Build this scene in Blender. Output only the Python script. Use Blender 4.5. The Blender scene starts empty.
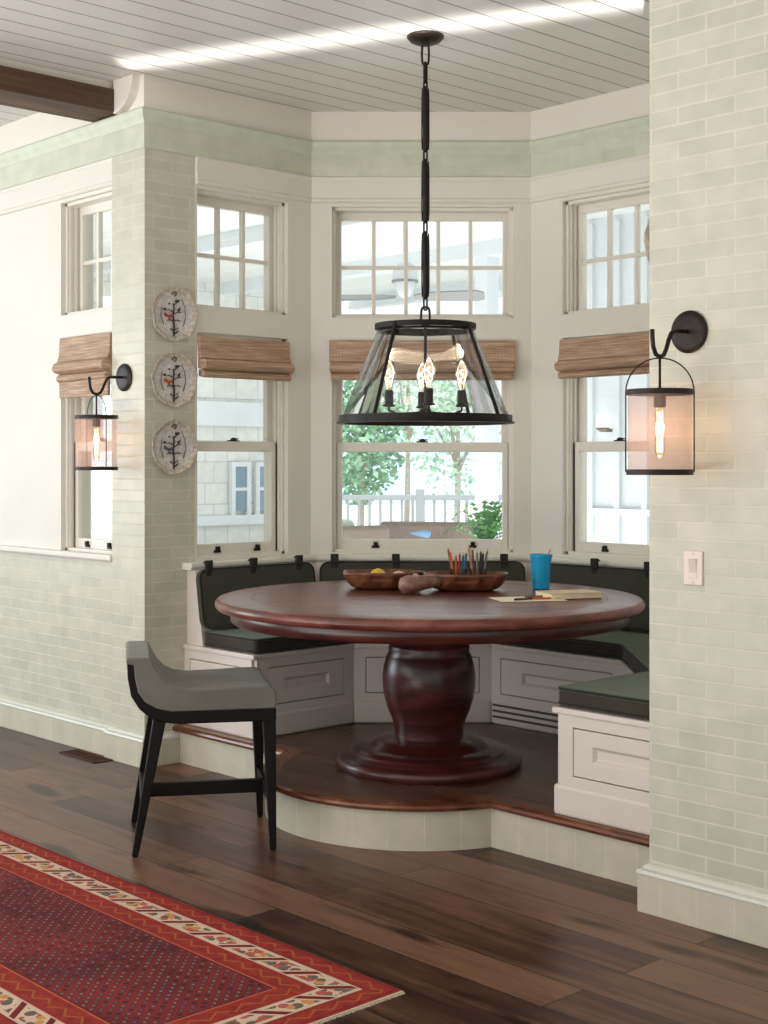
import bpy, bmesh, math, random
from mathutils import Vector, Matrix
random.seed(7)
PI = math.pi
COL = bpy.context.scene.collection

# ------------------------------------------------------------------ materials
def srgb(r, g, b):
    f = lambda c: (c/255/12.92) if c/255 <= .04045 else ((c/255+.055)/1.055)**2.4
    return (f(r), f(g), f(b), 1)

class N:
    """tiny node-graph helper"""
    def __init__(s, name):
        s.m = bpy.data.materials.new(name); s.m.use_nodes = True
        s.t = s.m.node_tree; s.t.nodes.clear()
        s.out = s.t.nodes.new('ShaderNodeOutputMaterial')
    def n(s, typ, **kw):
        x = s.t.nodes.new('ShaderNode'+typ)
        for k, v in kw.items():
            if k in x.inputs: s.set(x.inputs[k], v)
            else: setattr(x, k, v)
        return x
    def set(s, inp, v):
        if isinstance(v, bpy.types.NodeSocket): s.t.links.new(v, inp)
        else: inp.default_value = v
    def math(s, op, a, b=None, c=None):
        x = s.t.nodes.new('ShaderNodeMath'); x.operation = op
        s.set(x.inputs[0], a)
        if b is not None: s.set(x.inputs[1], b)
        if c is not None: s.set(x.inputs[2], c)
        return x.outputs[0]
    def mix(s, f, a, b, blend='MIX'):
        x = s.t.nodes.new('ShaderNodeMix'); x.data_type = 'RGBA'; x.blend_type = blend
        s.set(x.inputs[0], f); s.set(x.inputs[6], a); s.set(x.inputs[7], b)
        return x.outputs[2]
    def ramp(s, f, stops, interp='LINEAR'):
        x = s.t.nodes.new('ShaderNodeValToRGB'); x.color_ramp.interpolation = interp
        e = x.color_ramp.elements
        while len(e) < len(stops): e.new(.5)
        for i, (p, c) in enumerate(stops): e[i].position = p; e[i].color = c
        s.set(x.inputs[0], f); return x.outputs[0]
    def bsdf(s, **kw):
        b = s.n('BsdfPrincipled')
        for k, v in kw.items(): s.set(b.inputs[k], v)
        s.t.links.new(b.outputs[0], s.out.inputs[0]); s.b = b
        return s.m
    def coord(s, which='Object'): return s.n('TexCoord').outputs[which]
    def mapping(s, v, scale=(1,1,1), rot=(0,0,0), loc=(0,0,0)):
        m = s.n('Mapping'); s.set(m.inputs['Vector'], v)
        m.inputs['Scale'].default_value = scale; m.inputs['Rotation'].default_value = rot
        m.inputs['Location'].default_value = loc
        return m.outputs[0]
    def bump(s, h, strength=.3, dist=.002):
        b = s.n('Bump'); b.inputs['Strength'].default_value = strength; b.inputs['Distance'].default_value = dist
        s.set(b.inputs['Height'], h); return b.outputs[0]

def plain(name, col, rough=.5, metal=0, noise=.0, nscale=20, bump=0, spec=.5, sheen=0):
    g = N(name)
    c = col
    kw = dict(Roughness=rough, Metallic=metal)
    nz = g.n('TexNoise', Scale=float(nscale), Detail=4.0); g.set(nz.inputs['Vector'], g.coord())
    if noise:
        dk = tuple(x*(1-noise) for x in col[:3])+(1,); lt = tuple(min(1, x*(1+noise)) for x in col[:3])+(1,)
        c = g.ramp(nz.outputs[0], [(.3, dk), (.7, lt)])
    kw['Base Color'] = c
    if bump: kw['Normal'] = g.bump(nz.outputs[0], bump, .003)
    kw['Specular IOR Level'] = spec
    if sheen: kw['Sheen Weight'] = sheen
    return g.bsdf(**kw)

def tile(name, c1, c2, grout, w, h, mort, offset=.5, rough=.36, uvscale=1):
    g = N(name)
    uv = g.coord('UV')
    b = g.n('TexBrick', offset=offset, offset_frequency=2, squash=1)
    g.set(b.inputs['Vector'], uv)
    for k, v in (('Color1', c1), ('Color2', c2), ('Mortar', grout), ('Scale', 1.0), ('Mortar Size', mort), ('Mortar Smooth', .3), ('Bias', 0.0), ('Brick Width', w), ('Row Height', h)):
        g.set(b.inputs[k], v)
    nz = g.n('TexNoise', Scale=9.0, Detail=3.0); g.set(nz.inputs['Vector'], uv)
    tint = g.ramp(nz.outputs[0], [(.3, (.9, .92, .9, 1)), (.7, (1.04, 1.03, 1.0, 1))])
    col = g.mix(1.0, b.outputs[0], tint, 'MULTIPLY')
    hgt = g.math('ADD', g.math('MULTIPLY', g.math('SUBTRACT', 1.0, b.outputs[1]), 1.0), g.math('MULTIPLY', nz.outputs[0], .25))
    rg = g.math('ADD', g.math('MULTIPLY', b.outputs[1], .5), rough)
    return g.bsdf(**{'Base Color': col, 'Roughness': rg, 'Normal': g.bump(hgt, .45, .0025), 'Specular IOR Level': .35})

def planks(name, cols, axis, width, length, gap, grain=(2, 40), rough=.35, gapcol=(.01,.007,.005,1), bumps=.25, offs=.37, coordname='Object', knots=True, tone=.22, lo=.33, hi=.78, spec=.5, fine=0):
    """boards whose long side follows the given axis ('x' or 'y') of the object"""
    g = N(name)
    co = g.coord(coordname)
    sx = g.n('SeparateXYZ'); g.set(sx.inputs[0], co)
    cb = g.n('CombineXYZ')
    l, a = (sx.outputs[0], sx.outputs[1]) if axis == 'x' else (sx.outputs[1], sx.outputs[0])
    g.set(cb.inputs[0], l); g.set(cb.inputs[1], a)
    b = g.n('TexBrick', offset=offs, offset_frequency=2)
    g.set(b.inputs['Vector'], cb.outputs[0])
    for k, v in (('Color1', (0,0,0,1)), ('Color2', (1,1,1,1)), ('Mortar', (.5,.5,.5,1)), ('Scale', 1.0), ('Mortar Size', gap), ('Mortar Smooth', .1), ('Bias', 0.0), ('Brick Width', length), ('Row Height', width)):
        g.set(b.inputs[k], v)
    bw = g.n('RGBToBW'); g.set(bw.inputs[0], b.outputs[0])
    off = g.n('CombineXYZ'); g.set(off.inputs[2], g.math('MULTIPLY', bw.outputs[0], 7.0))
    va = g.n('VectorMath', operation='ADD'); g.set(va.inputs[0], g.mapping(cb.outputs[0], (grain[0], grain[1], 1))); g.set(va.inputs[1], off.outputs[0])
    nz = g.n('TexNoise', Scale=1.0, Detail=5.0, Roughness=.6, Distortion=.6); g.set(nz.inputs['Vector'], va.outputs[0])
    nb = g.n('TexNoise', Scale=2.3, Detail=3.0); g.set(nb.inputs['Vector'], g.mapping(va.outputs[0], (.6, .12, 1)))
    f = g.math('ADD', g.math('MULTIPLY', nz.outputs[0], .55), g.math('ADD', g.math('MULTIPLY', bw.outputs[0], tone), g.math('MULTIPLY', nb.outputs[0], .35)))
    col = g.ramp(f, [(lo, cols[0]), (.55, cols[1]), (hi, cols[2])])
    if knots:
        v = g.n('TexNoise', Scale=3.2, Detail=1.0); g.set(v.inputs['Vector'], g.mapping(cb.outputs[0], (.55, 1.9, 1)))
        k = g.ramp(v.outputs[0], [(.64, (0,0,0,1)), (.72, (1,1,1,1))])
        col = g.mix(g.math('MULTIPLY', k, .75), col, tuple(x*.35 for x in cols[0][:3])+(1,))
    if fine:      # fine open grain and small dark flecks
        fg = g.n('TexNoise', Scale=1.0, Detail=6.0, Roughness=.75); g.set(fg.inputs['Vector'], g.mapping(va.outputs[0], (3.0, 5.0, 1)))
        col = g.mix(fine, col, g.ramp(fg.outputs[0], [(.3, (.25, .22, .2, 1)), (.6, (1.15, 1.12, 1.08, 1))]), 'MULTIPLY')
        fk = g.n('TexNoise', Scale=1.0, Detail=2.0); g.set(fk.inputs['Vector'], g.mapping(cb.outputs[0], (2.6, 9, 1)))
        col = g.mix(g.math('MULTIPLY', g.ramp(fk.outputs[0], [(.66, (0,0,0,1)), (.74, (1,1,1,1))]), .6), col, tuple(x*.4 for x in cols[0][:3])+(1,))
    col = g.mix(b.outputs[1], col, gapcol)
    h = g.math('SUBTRACT', g.math('MULTIPLY', nz.outputs[0], .25), b.outputs[1])
    rr = g.math('ADD', g.math('MULTIPLY', nz.outputs[0], .2), rough-.1)
    return g.bsdf(**{'Base Color': col, 'Roughness': rr, 'Normal': g.bump(h, bumps, .003), 'Specular IOR Level': spec})

def wood(name, cols, axis='x', scale=(1.5, 14, 14), rough=.35, bump=.12, rot=(0,0,0)):
    g = N(name)
    co = g.mapping(g.coord(), scale, rot)
    nz = g.n('TexNoise', Scale=1.0, Detail=6.0, Roughness=.6, Distortion=.8); g.set(nz.inputs['Vector'], co)
    col = g.ramp(nz.outputs[0], [(.3, cols[0]), (.5, cols[1]), (.72, cols[2])])
    return g.bsdf(**{'Base Color': col, 'Roughness': rough, 'Normal': g.bump(nz.outputs[0], bump, .003)})

def glass(name, tint=(1,1,1,1), refl=.9, base=.02, power=1.0, rough=0.0):
    g = N(name)
    tr = g.n('BsdfTransparent'); g.set(tr.inputs[0], tint)
    gl = g.n('BsdfGlossy'); gl.inputs['Roughness'].default_value = rough
    lw = g.n('LayerWeight'); lw.inputs['Blend'].default_value = .35
    f = g.math('ADD', g.math('MULTIPLY', g.math('POWER', lw.outputs[0], power), refl), base)
    mx = g.n('MixShader'); g.set(mx.inputs[0], f)
    g.t.links.new(tr.outputs[0], mx.inputs[1]); g.t.links.new(gl.outputs[0], mx.inputs[2])
    g.t.links.new(mx.outputs[0], g.out.inputs[0])
    return g.m

def emis(name, col, st):
    g = N(name); e = g.n('Emission', Color=col, Strength=float(st)); g.t.links.new(e.outputs[0], g.out.inputs[0]); return g.m

M = {}
M['tile'] = tile('cream_subway_tile', srgb(205,202,187), srgb(196,194,179), srgb(215,211,197), .223, .0585, .0042)
M['band'] = tile('green_band_tile', srgb(209,211,193), srgb(200,204,184), srgb(211,212,195), .223, .063, .002)
M['basetile'] = tile('square_base_tile', srgb(208,200,180), srgb(200,195,176), srgb(216,209,192), .145, .40, .003, offset=0)
M['green'] = plain('green_glaze', srgb(200,205,185), .5, noise=.06, nscale=12)
M['cap'] = plain('pale_cap_glaze', srgb(214,214,202), .35, noise=.03, nscale=15)
M['white'] = plain('white_paint', srgb(226,222,211), .45, noise=.015, nscale=6)
M['sash'] = plain('sash_paint', srgb(228,223,212), .4, noise=.015, nscale=8)
M['wallwhite'] = plain('wall_paint', srgb(224,221,210), .55, noise=.015, nscale=4)
M['frieze'] = plain('frieze_plaster', srgb(226,220,210), .6, noise=.02, nscale=4)
M['bench'] = plain('bench_paint', srgb(222,212,203), .38, noise=.015, nscale=7)
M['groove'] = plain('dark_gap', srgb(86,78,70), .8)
M['ceil'] = planks('ceiling_boards', [srgb(206,204,197), srgb(211,209,203), srgb(215,213,207)], 'y', .15, 40, .005, grain=(.6, 3), rough=.38, gapcol=srgb(128,124,118), bumps=.5, offs=0, knots=False)
M['floor'] = planks('walnut_floor', [srgb(34,21,15), srgb(79,53,41), srgb(128,93,73)], 'x', .19, 1.9, .0026, grain=(1.6, 26), rough=.33, tone=.34, lo=.38, hi=.76, spec=.24, fine=.35)
M['platform'] = planks('platform_boards', [srgb(48,30,22), srgb(84,54,38), srgb(118,80,58)], 'x', .14, 1.7, .0018, grain=(1.6, 26), rough=.3)
M['nosing'] = wood('nosing_wood', [srgb(70,34,20), srgb(112,62,38), srgb(146,90,58)], scale=(3, 9, 20), rough=.24)
M['beam'] = wood('beam_wood', [srgb(54,38,28), srgb(88,62,46), srgb(116,84,62)], scale=(14, 1.2, 14), rough=.6)
M['tabletop'] = planks('mahogany_boards', [srgb(58,24,20), srgb(98,48,40), srgb(128,74,62)], 'x', .21, 6, .003, grain=(1.3, 22), rough=.3, gapcol=srgb(34,14,12), bumps=.25, knots=False)
M['mahog'] = wood('mahogany', [srgb(38,13,12), srgb(68,27,24), srgb(96,46,40)], scale=(3, 3, 16), rough=.28)
M['rimwood'] = wood('mahogany_rim', [srgb(70,28,24), srgb(108,54,46), srgb(136,80,68)], scale=(4, 4, 10), rough=.28)
M['bowl'] = wood('monkeypod_wood', [srgb(62,30,20), srgb(110,62,42), srgb(156,102,74)], scale=(14, 14, 30), rough=.34)
M['bowlstem'] = wood('pale_stem_wood', [srgb(96,62,48), srgb(140,102,84), srgb(176,142,122)], scale=(14, 14, 30), rough=.4)
M['black'] = plain('black_iron', srgb(30,26,24), .5, metal=.3, noise=.2, nscale=30, spec=.3)
M['bronze'] = plain('oiled_bronze', srgb(40,32,28), .42, metal=.4, spec=.35, noise=.25, nscale=25)
M['chairwood'] = plain('ebonised_wood', srgb(15,11,11), .45, noise=.2, nscale=15, spec=.22)
M['strap'] = plain('black_webbing', srgb(36,34,32), .8)
def fabric(name, col, sc=260, amt=.25, rough=.85):
    g = N(name); co = g.coord()
    w1 = g.n('TexNoise', Scale=float(sc), Detail=2.0); g.set(w1.inputs['Vector'], co)
    w2 = g.n('TexNoise', Scale=8.0, Detail=2.0); g.set(w2.inputs['Vector'], co)
    f = g.math('ADD', g.math('MULTIPLY', w1.outputs[0], .6), g.math('MULTIPLY', w2.outputs[0], .4))
    c = g.ramp(f, [(.3, tuple(x*(1-amt) for x in col[:3])+(1,)), (.7, tuple(min(1, x*(1+amt)) for x in col[:3])+(1,))])
    return g.bsdf(**{'Base Color': c, 'Roughness': rough, 'Normal': g.bump(w1.outputs[0], .3, .002), 'Sheen Weight': .2, 'Specular IOR Level': .25})
M['seatfab'] = fabric('green_seat_fabric', srgb(80,94,72))
M['cushside'] = fabric('brown_cushion_border', srgb(58,52,44))
M['backfab'] = fabric('charcoal_olive_fabric', srgb(62,62,53))
M['piping'] = fabric('dark_piping', srgb(34,31,28))
M['chairfab'] = fabric('grey_tweed', srgb(112,110,103), 320, .3)
def bamboo():
    g = N('woven_bamboo'); co = g.coord()
    s = g.mapping(co, (6, 6, 170))
    nz = g.n('TexNoise', Scale=1.0, Detail=3.0, Roughness=.7); g.set(nz.inputs['Vector'], s)
    wv = g.n('TexWave', wave_type='BANDS', bands_direction='X', Scale=18.0); g.set(wv.inputs['Vector'], co)
    lf = g.n('TexNoise', Scale=5.0); g.set(lf.inputs['Vector'], g.mapping(co, (1,1,14)))
    f = g.math('ADD', g.math('MULTIPLY', nz.outputs[0], .75), g.math('MULTIPLY', lf.outputs[0], .3))
    c = g.ramp(f, [(.3, srgb(116,88,66)), (.5, srgb(172,140,112)), (.72, srgb(208,184,158))])
    c = g.mix(g.math('MULTIPLY', g.math('GREATER_THAN', wv.outputs[1], .96), .35), c, srgb(110,80,56))
    return g.bsdf(**{'Base Color': c, 'Roughness': .6, 'Normal': g.bump(nz.outputs[0], .5, .004)})
M['bamboo'] = bamboo()
M['pane'] = glass('window_glass', (.97,.99,.99,1), .25, .012)
M['shadeglass'] = glass('clear_shade_glass', (.97,.98,.98,1), .7, .035, 1.2)
M['bulbglass'] = glass('bulb_glass', (1,.96,.9,1), .7, .05)
M['filament'] = emis('glowing_filament', (1,.62,.3,1), 6)
M['pfilament'] = emis('pendant_filament', (1,.74,.48,1), 7)
def mesh_mat():
    g = N('copper_wire_gauze')
    tr = g.n('BsdfTransparent'); df = g.n('BsdfPrincipled')
    g.set(df.inputs['Base Color'], srgb(196,160,144)); g.set(df.inputs['Metallic'], .2); g.set(df.inputs['Roughness'], .5)
    uv = g.coord('UV')
    nz = g.n('TexNoise', Scale=7.0, Detail=4.0, Distortion=1.2); g.set(nz.inputs['Vector'], g.mapping(uv, (14, 40, 1)))
    f = g.math('ADD', .16, g.math('MULTIPLY', nz.outputs[0], .42))
    mx = g.n('MixShader'); g.set(mx.inputs[0], f)
    g.t.links.new(tr.outputs[0], mx.inputs[1]); g.t.links.new(df.outputs[0], mx.inputs[2]); g.t.links.new(mx.outputs[0], g.out.inputs[0])
    return g.m
M['gauze'] = mesh_mat()
M['plate'] = plain('speckled_glaze', srgb(196,186,172), .35, noise=.35, nscale=60)
M['platewhite'] = plain('white_glaze', srgb(208,203,196), .35, noise=.2, nscale=55)
M['ink'] = plain('black_glaze_line', srgb(52,46,48), .5)
M['redglaze'] = plain('red_glaze', srgb(168,66,50), .4)
M['orangeglaze'] = plain('orange_glaze', srgb(190,88,36), .4)
M['greyglaze'] = plain('slate_glaze', srgb(96,98,116), .4)
M['browngl'] = plain('brown_glaze', srgb(110,80,74), .4)
M['switch'] = plain('switch_plastic', srgb(226,210,200), .35)
M['rocker'] = plain('rocker_plastic', srgb(206,188,178), .35)
M['cup'] = plain('turquoise_plastic', srgb(8,162,214), .3, noise=.05)
M['straw'] = plain('pink_straw', srgb(226,120,130), .4)
M['paper'] = plain('cream_paper', srgb(242,230,205), .8, noise=.03)
M['booklet'] = plain('booklet_cover', srgb(214,192,154), .6, noise=.12, nscale=25)
M['pagedge'] = plain('page_block', srgb(236,220,188), .8)
M['yellow'] = plain('yellow_skin', srgb(226,180,40), .45, noise=.1)
M['shell'] = plain('pale_shell', srgb(214,190,180), .4, noise=.1)
M['register'] = plain('register_metal', srgb(84,50,38), .6, spec=.2)
def pm(n, r, g_, b): M[n] = plain(n, srgb(r, g_, b), .4)
pm('pencil_orange', 206,92,44); pm('pencil_red', 178,58,48); pm('pencil_blue', 48,104,150); pm('pencil_teal', 40,120,130)
pm('pencil_grey', 128,122,118); pm('pencil_black', 44,44,50); pm('pencil_tan', 176,140,104); pm('pencil_brown', 112,82,62)
M['wood_tip'] = plain('pencil_tip', srgb(214,180,140), .6)

def rug_mat(L, W):
    g = N('persian_rug'); co = g.coord()
    s = g.n('SeparateXYZ'); g.set(s.inputs[0], co); x, y = s.outputs[0], s.outputs[1]
    dx = g.math('SUBTRACT', L/2, g.math('ABSOLUTE', x)); dy = g.math('SUBTRACT', W/2, g.math('ABSOLUTE', y))
    d = g.math('MINIMUM', dx, dy)
    isx = g.math('LESS_THAN', dx, dy)
    t = g.math('ADD', g.math('MULTIPLY', isx, y), g.math('MULTIPLY', g.math('SUBTRACT', 1.0, isx), x))
    red, red2 = srgb(160,54,40), srgb(136,42,40)
    nz = g.n('TexNoise', Scale=30.0, Detail=4.0); g.set(nz.inputs['Vector'], co)
    redv = g.ramp(nz.outputs[0], [(.35, red2), (.65, red)])
    def tri(v, per): return g.math('PINGPONG', v, per)
    def band(lo, hi): return g.math('MULTIPLY', g.math('GREATER_THAN', d, lo), g.math('LESS_THAN', d, hi))
    def line(c, w): return g.math('LESS_THAN', g.math('ABSOLUTE', g.math('SUBTRACT', d, c)), w)
    gold = srgb(190,128,62); cream = srgb(212,186,162); navy = srgb(52,44,66)
    col = redv
    # zigzag vines in the two red guard bands
    for c0, ph in ((.043, 0.0), (.217, .03)):
        z = g.math('ADD', c0-.016, g.math('MULTIPLY', tri(g.math('ADD', t, ph), .045), .7))
        m = g.math('MULTIPLY', g.math('LESS_THAN', g.math('ABSOLUTE', g.math('SUBTRACT', d, z)), .0045), band(c0-.03, c0+.03))
        col = g.mix(g.math('MULTIPLY', m, .38), col, gold)
        v = g.n('TexVoronoi', Scale=22.0); g.set(v.inputs['Vector'], co)
        mv = g.math('MULTIPLY', g.math('LESS_THAN', v.outputs[0], .16), band(c0-.03, c0+.03))
        col = g.mix(g.math('MULTIPLY', mv, .6), col, srgb(110,30,44))
    # cream main band with slanted motifs
    main = band(.085, .17)
    col = g.mix(main, col, cream)
    sl = g.math('FRACT', g.math('DIVIDE', g.math('ADD', t, g.math('MULTIPLY', d, .9)), .16))
    seg = g.math('MULTIPLY', g.math('LESS_THAN', g.math('ABSOLUTE', g.math('SUBTRACT', sl, .5)), .09), main)
    col = g.mix(seg, col, srgb(120,34,36))
    vv = g.n('TexVoronoi', Scale=34.0); g.set(vv.inputs['Vector'], co)
    inm = g.math('MULTIPLY', band(.097, .158), g.math('GREATER_THAN', g.math('ABSOLUTE', g.math('SUBTRACT', sl, .5)), .17))
    mm = g.math('MULTIPLY', g.math('LESS_THAN', vv.outputs[0], .6), inm)
    sp = g.n('SeparateColor'); g.set(sp.inputs[0], vv.outputs[1])
    mc = g.ramp(sp.outputs[0], [(0, srgb(70,60,60)), (.3, srgb(176,52,46)), (.5, srgb(196,134,60)), (.66, srgb(72,70,60)), (.85, srgb(170,60,60))], 'CONSTANT')
    col = g.mix(g.math('MULTIPLY', mm, .85), col, mc)
    for c0, cc in ((.078, srgb(120,28,34)), (.084, cream), (.172, cream), (.178, srgb(150,40,40)), (.012, srgb(120,30,40)), (.262, srgb(196,104,60)), (.268, srgb(90,26,40))):
        col = g.mix(g.math('MULTIPLY', line(c0, .0035), .85), col, cc)
    # field: deep wine ground with staggered small flowers
    P = .04
    row = g.math('FLOOR', g.math('DIVIDE', y, P*.5))
    off = g.math('MULTIPLY', g.math('MODULO', g.math('ABSOLUTE', row), 2.0), .5)
    fx = g.math('SUBTRACT', g.math('FRACT', g.math('ADD', g.math('DIVIDE', x, P), off)), .5)
    fy = g.math('SUBTRACT', g.math('FRACT', g.math('DIVIDE', y, P*.5)), .5)
    r = g.math('ADD', g.math('ABSOLUTE', g.math('MULTIPLY', fx, 1.0)), g.math('ABSOLUTE', g.math('MULTIPLY', fy, .6)))
    wn = g.n('TexWhiteNoise'); wn.noise_dimensions = '2D'
    cv = g.n('CombineXYZ'); g.set(cv.inputs[0], g.math('FLOOR', g.math('ADD', g.math('DIVIDE', x, P), off))); g.set(cv.inputs[1], row); g.set(wn.inputs['Vector'], cv.outputs[0])
    dotc = g.ramp(wn.outputs[0], [(0, srgb(92,104,124)), (.3, srgb(150,120,116)), (.55, srgb(44,42,66)), (.8, srgb(120,128,140))], 'CONSTANT')
    big = g.n('TexNoise', Scale=3.0, Detail=2.0); g.set(big.inputs['Vector'], co)
    ground = g.ramp(big.outputs[0], [(.35, srgb(100,36,38)), (.65, srgb(132,46,44))])
    f2 = g.mix(g.math('MULTIPLY', g.math('LESS_THAN', r, .33), .7), ground, srgb(70,34,40))
    f2 = g.mix(g.math('MULTIPLY', g.math('LESS_THAN', r, .19), .75), f2, dotc)
    col = g.mix(g.math('GREATER_THAN', d, .272), col, f2)
    fine = g.n('TexNoise', Scale=420.0, Detail=1.0); g.set(fine.inputs['Vector'], co)
    return g.bsdf(**{'Base Color': col, 'Roughness': .9, 'Normal': g.bump(fine.outputs[0], .4, .003), 'Specular IOR Level': .2})

# ------------------------------------------------------------------ mesh helpers
class MB:
    def __init__(s): s.bm = bmesh.new(); s.uv = s.bm.loops.layers.uv.new('UVMap'); s.own = s.bm.faces.layers.int.new('own_uv')
    def face(s, vs, uvs=None):
        try: f = s.bm.faces.new(vs)
        except ValueError: return None
        if uvs:
            for l, u in zip(f.loops, uvs): l[s.uv].uv = u
            f[s.own] = 1
        return f
    def pts(s, L): return [s.bm.verts.new(p) for p in L]
    def box(s, x0, x1, y0, y1, z0, z1, m=None):
        c = [(x0,y0,z0),(x1,y0,z0),(x1,y1,z0),(x0,y1,z0),(x0,y0,z1),(x1,y0,z1),(x1,y1,z1),(x0,y1,z1)]
        if m: c = [m @ Vector(p) for p in c]
        v = s.pts(c)
        for q in ((0,3,2,1),(4,5,6,7),(0,1,5,4),(1,2,6,5),(2,3,7,6),(3,0,4,7)): s.face([v[i] for i in q])
        return s
    def prism(s, poly, z0, z1, m=None):
        lo = [(p[0], p[1], z0) for p in poly]; hi = [(p[0], p[1], z1) for p in poly]
        if m: lo = [m @ Vector(p) for p in lo]; hi = [m @ Vector(p) for p in hi]
        a, b = s.pts(lo), s.pts(hi); n = len(poly)
        s.face(a[::-1]); s.face(b)
        for i in range(n): s.face([a[i], a[(i+1)%n], b[(i+1)%n], b[i]])
        return s
    def lathe(s, prof, c=(0,0,0), seg=48, m=None, cap=True, wob=None):
        rings = []
        for r, z in prof:
            ring = []
            for k in range(seg):
                a = 2*PI*k/seg; rr = r*(wob(a) if wob else 1)
                p = Vector((rr*math.cos(a), rr*math.sin(a), z))
                p = (m @ p) if m else p + Vector(c)
                ring.append(p)
            rings.append(s.pts(ring))
        for i in range(len(rings)-1):
            for k in range(seg):
                k2 = (k+1)%seg
                s.face([rings[i][k], rings[i][k2], rings[i+1][k2], rings[i+1][k]], [(k/seg, i/len(rings)), ((k+1)/seg, i/len(rings)), ((k+1)/seg, (i+1)/len(rings)), (k/seg, (i+1)/len(rings))])
        if cap: s.face(rings[0][::-1]); s.face(rings[-1])
        return s
    def tube(s, path, r, seg=10, closed=False, m=None):
        P = [Vector(p) for p in path]; n = len(P)
        rr = r if isinstance(r, (list, tuple)) else [r]*n
        rings = []; up = None
        for i, p in enumerate(P):
            if closed: t = (P[(i+1)%n]-P[i-1])
            else: t = P[min(i+1, n-1)]-P[max(i-1, 0)]
            t.normalize()
            if up is None:
                up = Vector((0,0,1)) if abs(t.z) < .9 else Vector((1,0,0))
            a = (up - t*up.dot(t)).normalized(); b = t.cross(a); up = a
            ring = [p + (a*math.cos(2*PI*k/seg)+b*math.sin(2*PI*k/seg))*rr[i] for k in range(seg)]
            if m: ring = [m @ q for q in ring]
            rings.append(s.pts(ring))
        for i in range(n if closed else n-1):
            A, B = rings[i], rings[(i+1)%n]
            for k in range(seg): s.face([A[k], A[(k+1)%seg], B[(k+1)%seg], B[k]])
        if not closed: s.face(rings[0][::-1]); s.face(rings[-1])
        return s
    def sweep(s, poly, prof, i0=0, i1=None, t0=None, t1=None, side=1):
        """prof: closed list of (offset to the room, z) carried along poly with mitred corners"""
        n = len(poly); i1 = n-1 if i1 is None else i1
        dirs = [(Vector(poly[i+1])-Vector(poly[i])).normalized() for i in range(n-1)]
        rings = []; acc = 0; accs = []
        for i in range(i0, i1+1):
            p = Vector(poly[i])
            if 0 < i < n-1:
                d0, d1 = dirs[i-1], dirs[i]
                n0, n1 = Vector((d0.y, -d0.x)), Vector((d1.y, -d1.x))
                mt = (n0+n1); mt = mt/ (mt.length_squared/2) if mt.length > 1e-6 else n0
            else:
                d = dirs[0] if i == 0 else dirs[-1]; mt = Vector((d.y, -d.x))
            if i > i0: acc += (Vector(poly[i])-Vector(poly[i-1])).length
            accs.append(acc)
            rings.append(s.pts([(p.x+mt.x*o*side, p.y+mt.y*o*side, z) for o, z in prof]))
        m = len(prof); pl = [0]
        for k in range(m): pl.append(pl[-1]+math.hypot(prof[(k+1)%m][0]-prof[k][0], prof[(k+1)%m][1]-prof[k][1]))
        for j in range(len(rings)-1):
            A, B = rings[j], rings[j+1]
            for k in range(m):
                k2 = (k+1)%m
                v0, v1 = (prof[k][1], prof[k2][1]) if abs(prof[k2][1]-prof[k][1]) > 1e-5 else (pl[k], pl[k+1])
                s.face([A[k], B[k], B[k2], A[k2]], [(accs[j], v0), (accs[j+1], v0), (accs[j+1], v1), (accs[j], v1)])
        s.face(rings[0]); s.face(rings[-1][::-1])
        return s
    def build(s, name, mat, parent=None, loc=None, rotz=0, smooth=False, bevel=0, seg=2, uvs=True, subsurf=0, kind=None):
        bm = s.bm
        bmesh.ops.recalc_face_normals(bm, faces=bm.faces)
        if uvs:   # box-projected UVs in metres for faces without their own
            for f in bm.faces:
                if f[s.own]: continue
                n = f.normal
                for l in f.loops:
                    c = l.vert.co
                    if abs(n.z) > .7: l[s.uv].uv = (c.x, c.y)
                    elif abs(n.x) > abs(n.y): l[s.uv].uv = (c.y, c.z)
                    else: l[s.uv].uv = (c.x, c.z)
        me = bpy.data.meshes.new(name); bm.to_mesh(me); bm.free()
        o = bpy.data.objects.new(name, me); COL.objects.link(o)
        if isinstance(mat, str): mat = M[mat]
        me.materials.append(mat)
        if smooth:
            for p in me.polygons: p.use_smooth = True
        if loc is not None: o.location = loc
        o.rotation_euler.z = rotz
        if parent: o.parent = parent
        if bevel:
            b = o.modifiers.new('bevel', 'BEVEL'); b.width = bevel; b.segments = seg; b.limit_method = 'ANGLE'; b.angle_limit = math.radians(35)
        if subsurf:
            b = o.modifiers.new('sub', 'SUBSURF'); b.levels = subsurf; b.render_levels = subsurf
        if kind: o['kind'] = kind
        return o

def empty(name, label, cat, loc=(0,0,0), rotz=0, group=None):
    o = bpy.data.objects.new(name, None); COL.objects.link(o); o.empty_display_size = .1
    o.location = loc; o.rotation_euler.z = rotz
    return tag(o, label, cat, group)
def tag(o, label, cat, group=None):
    o['label'] = label; o['category'] = cat
    if group: o['group'] = group
    return o
def struct(o, label=None):
    o['kind'] = 'structure'
    if label: o['label'] = label; o['category'] = 'setting'
    return o
def copy_tree(o, parent=None):
    c = o.copy(); COL.objects.link(c)
    if parent: c.parent = parent
    for ch in list(o.children): copy_tree(ch, c)
    return c
def dup(o, loc, rotz, label):
    c = copy_tree(o); c.location = loc; c.rotation_euler.z = rotz; c['label'] = label
    return c
def autosmooth(o, ang=40):
    for p in o.data.polygons: p.use_smooth = True
    o.data.set_sharp_from_angle(angle=math.radians(ang))
    return o
def arc(cx, cy, r, a0, a1, n): return [(cx+r*math.cos(a0+(a1-a0)*i/n), cy+r*math.sin(a0+(a1-a0)*i/n)) for i in range(n+1)]

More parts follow.
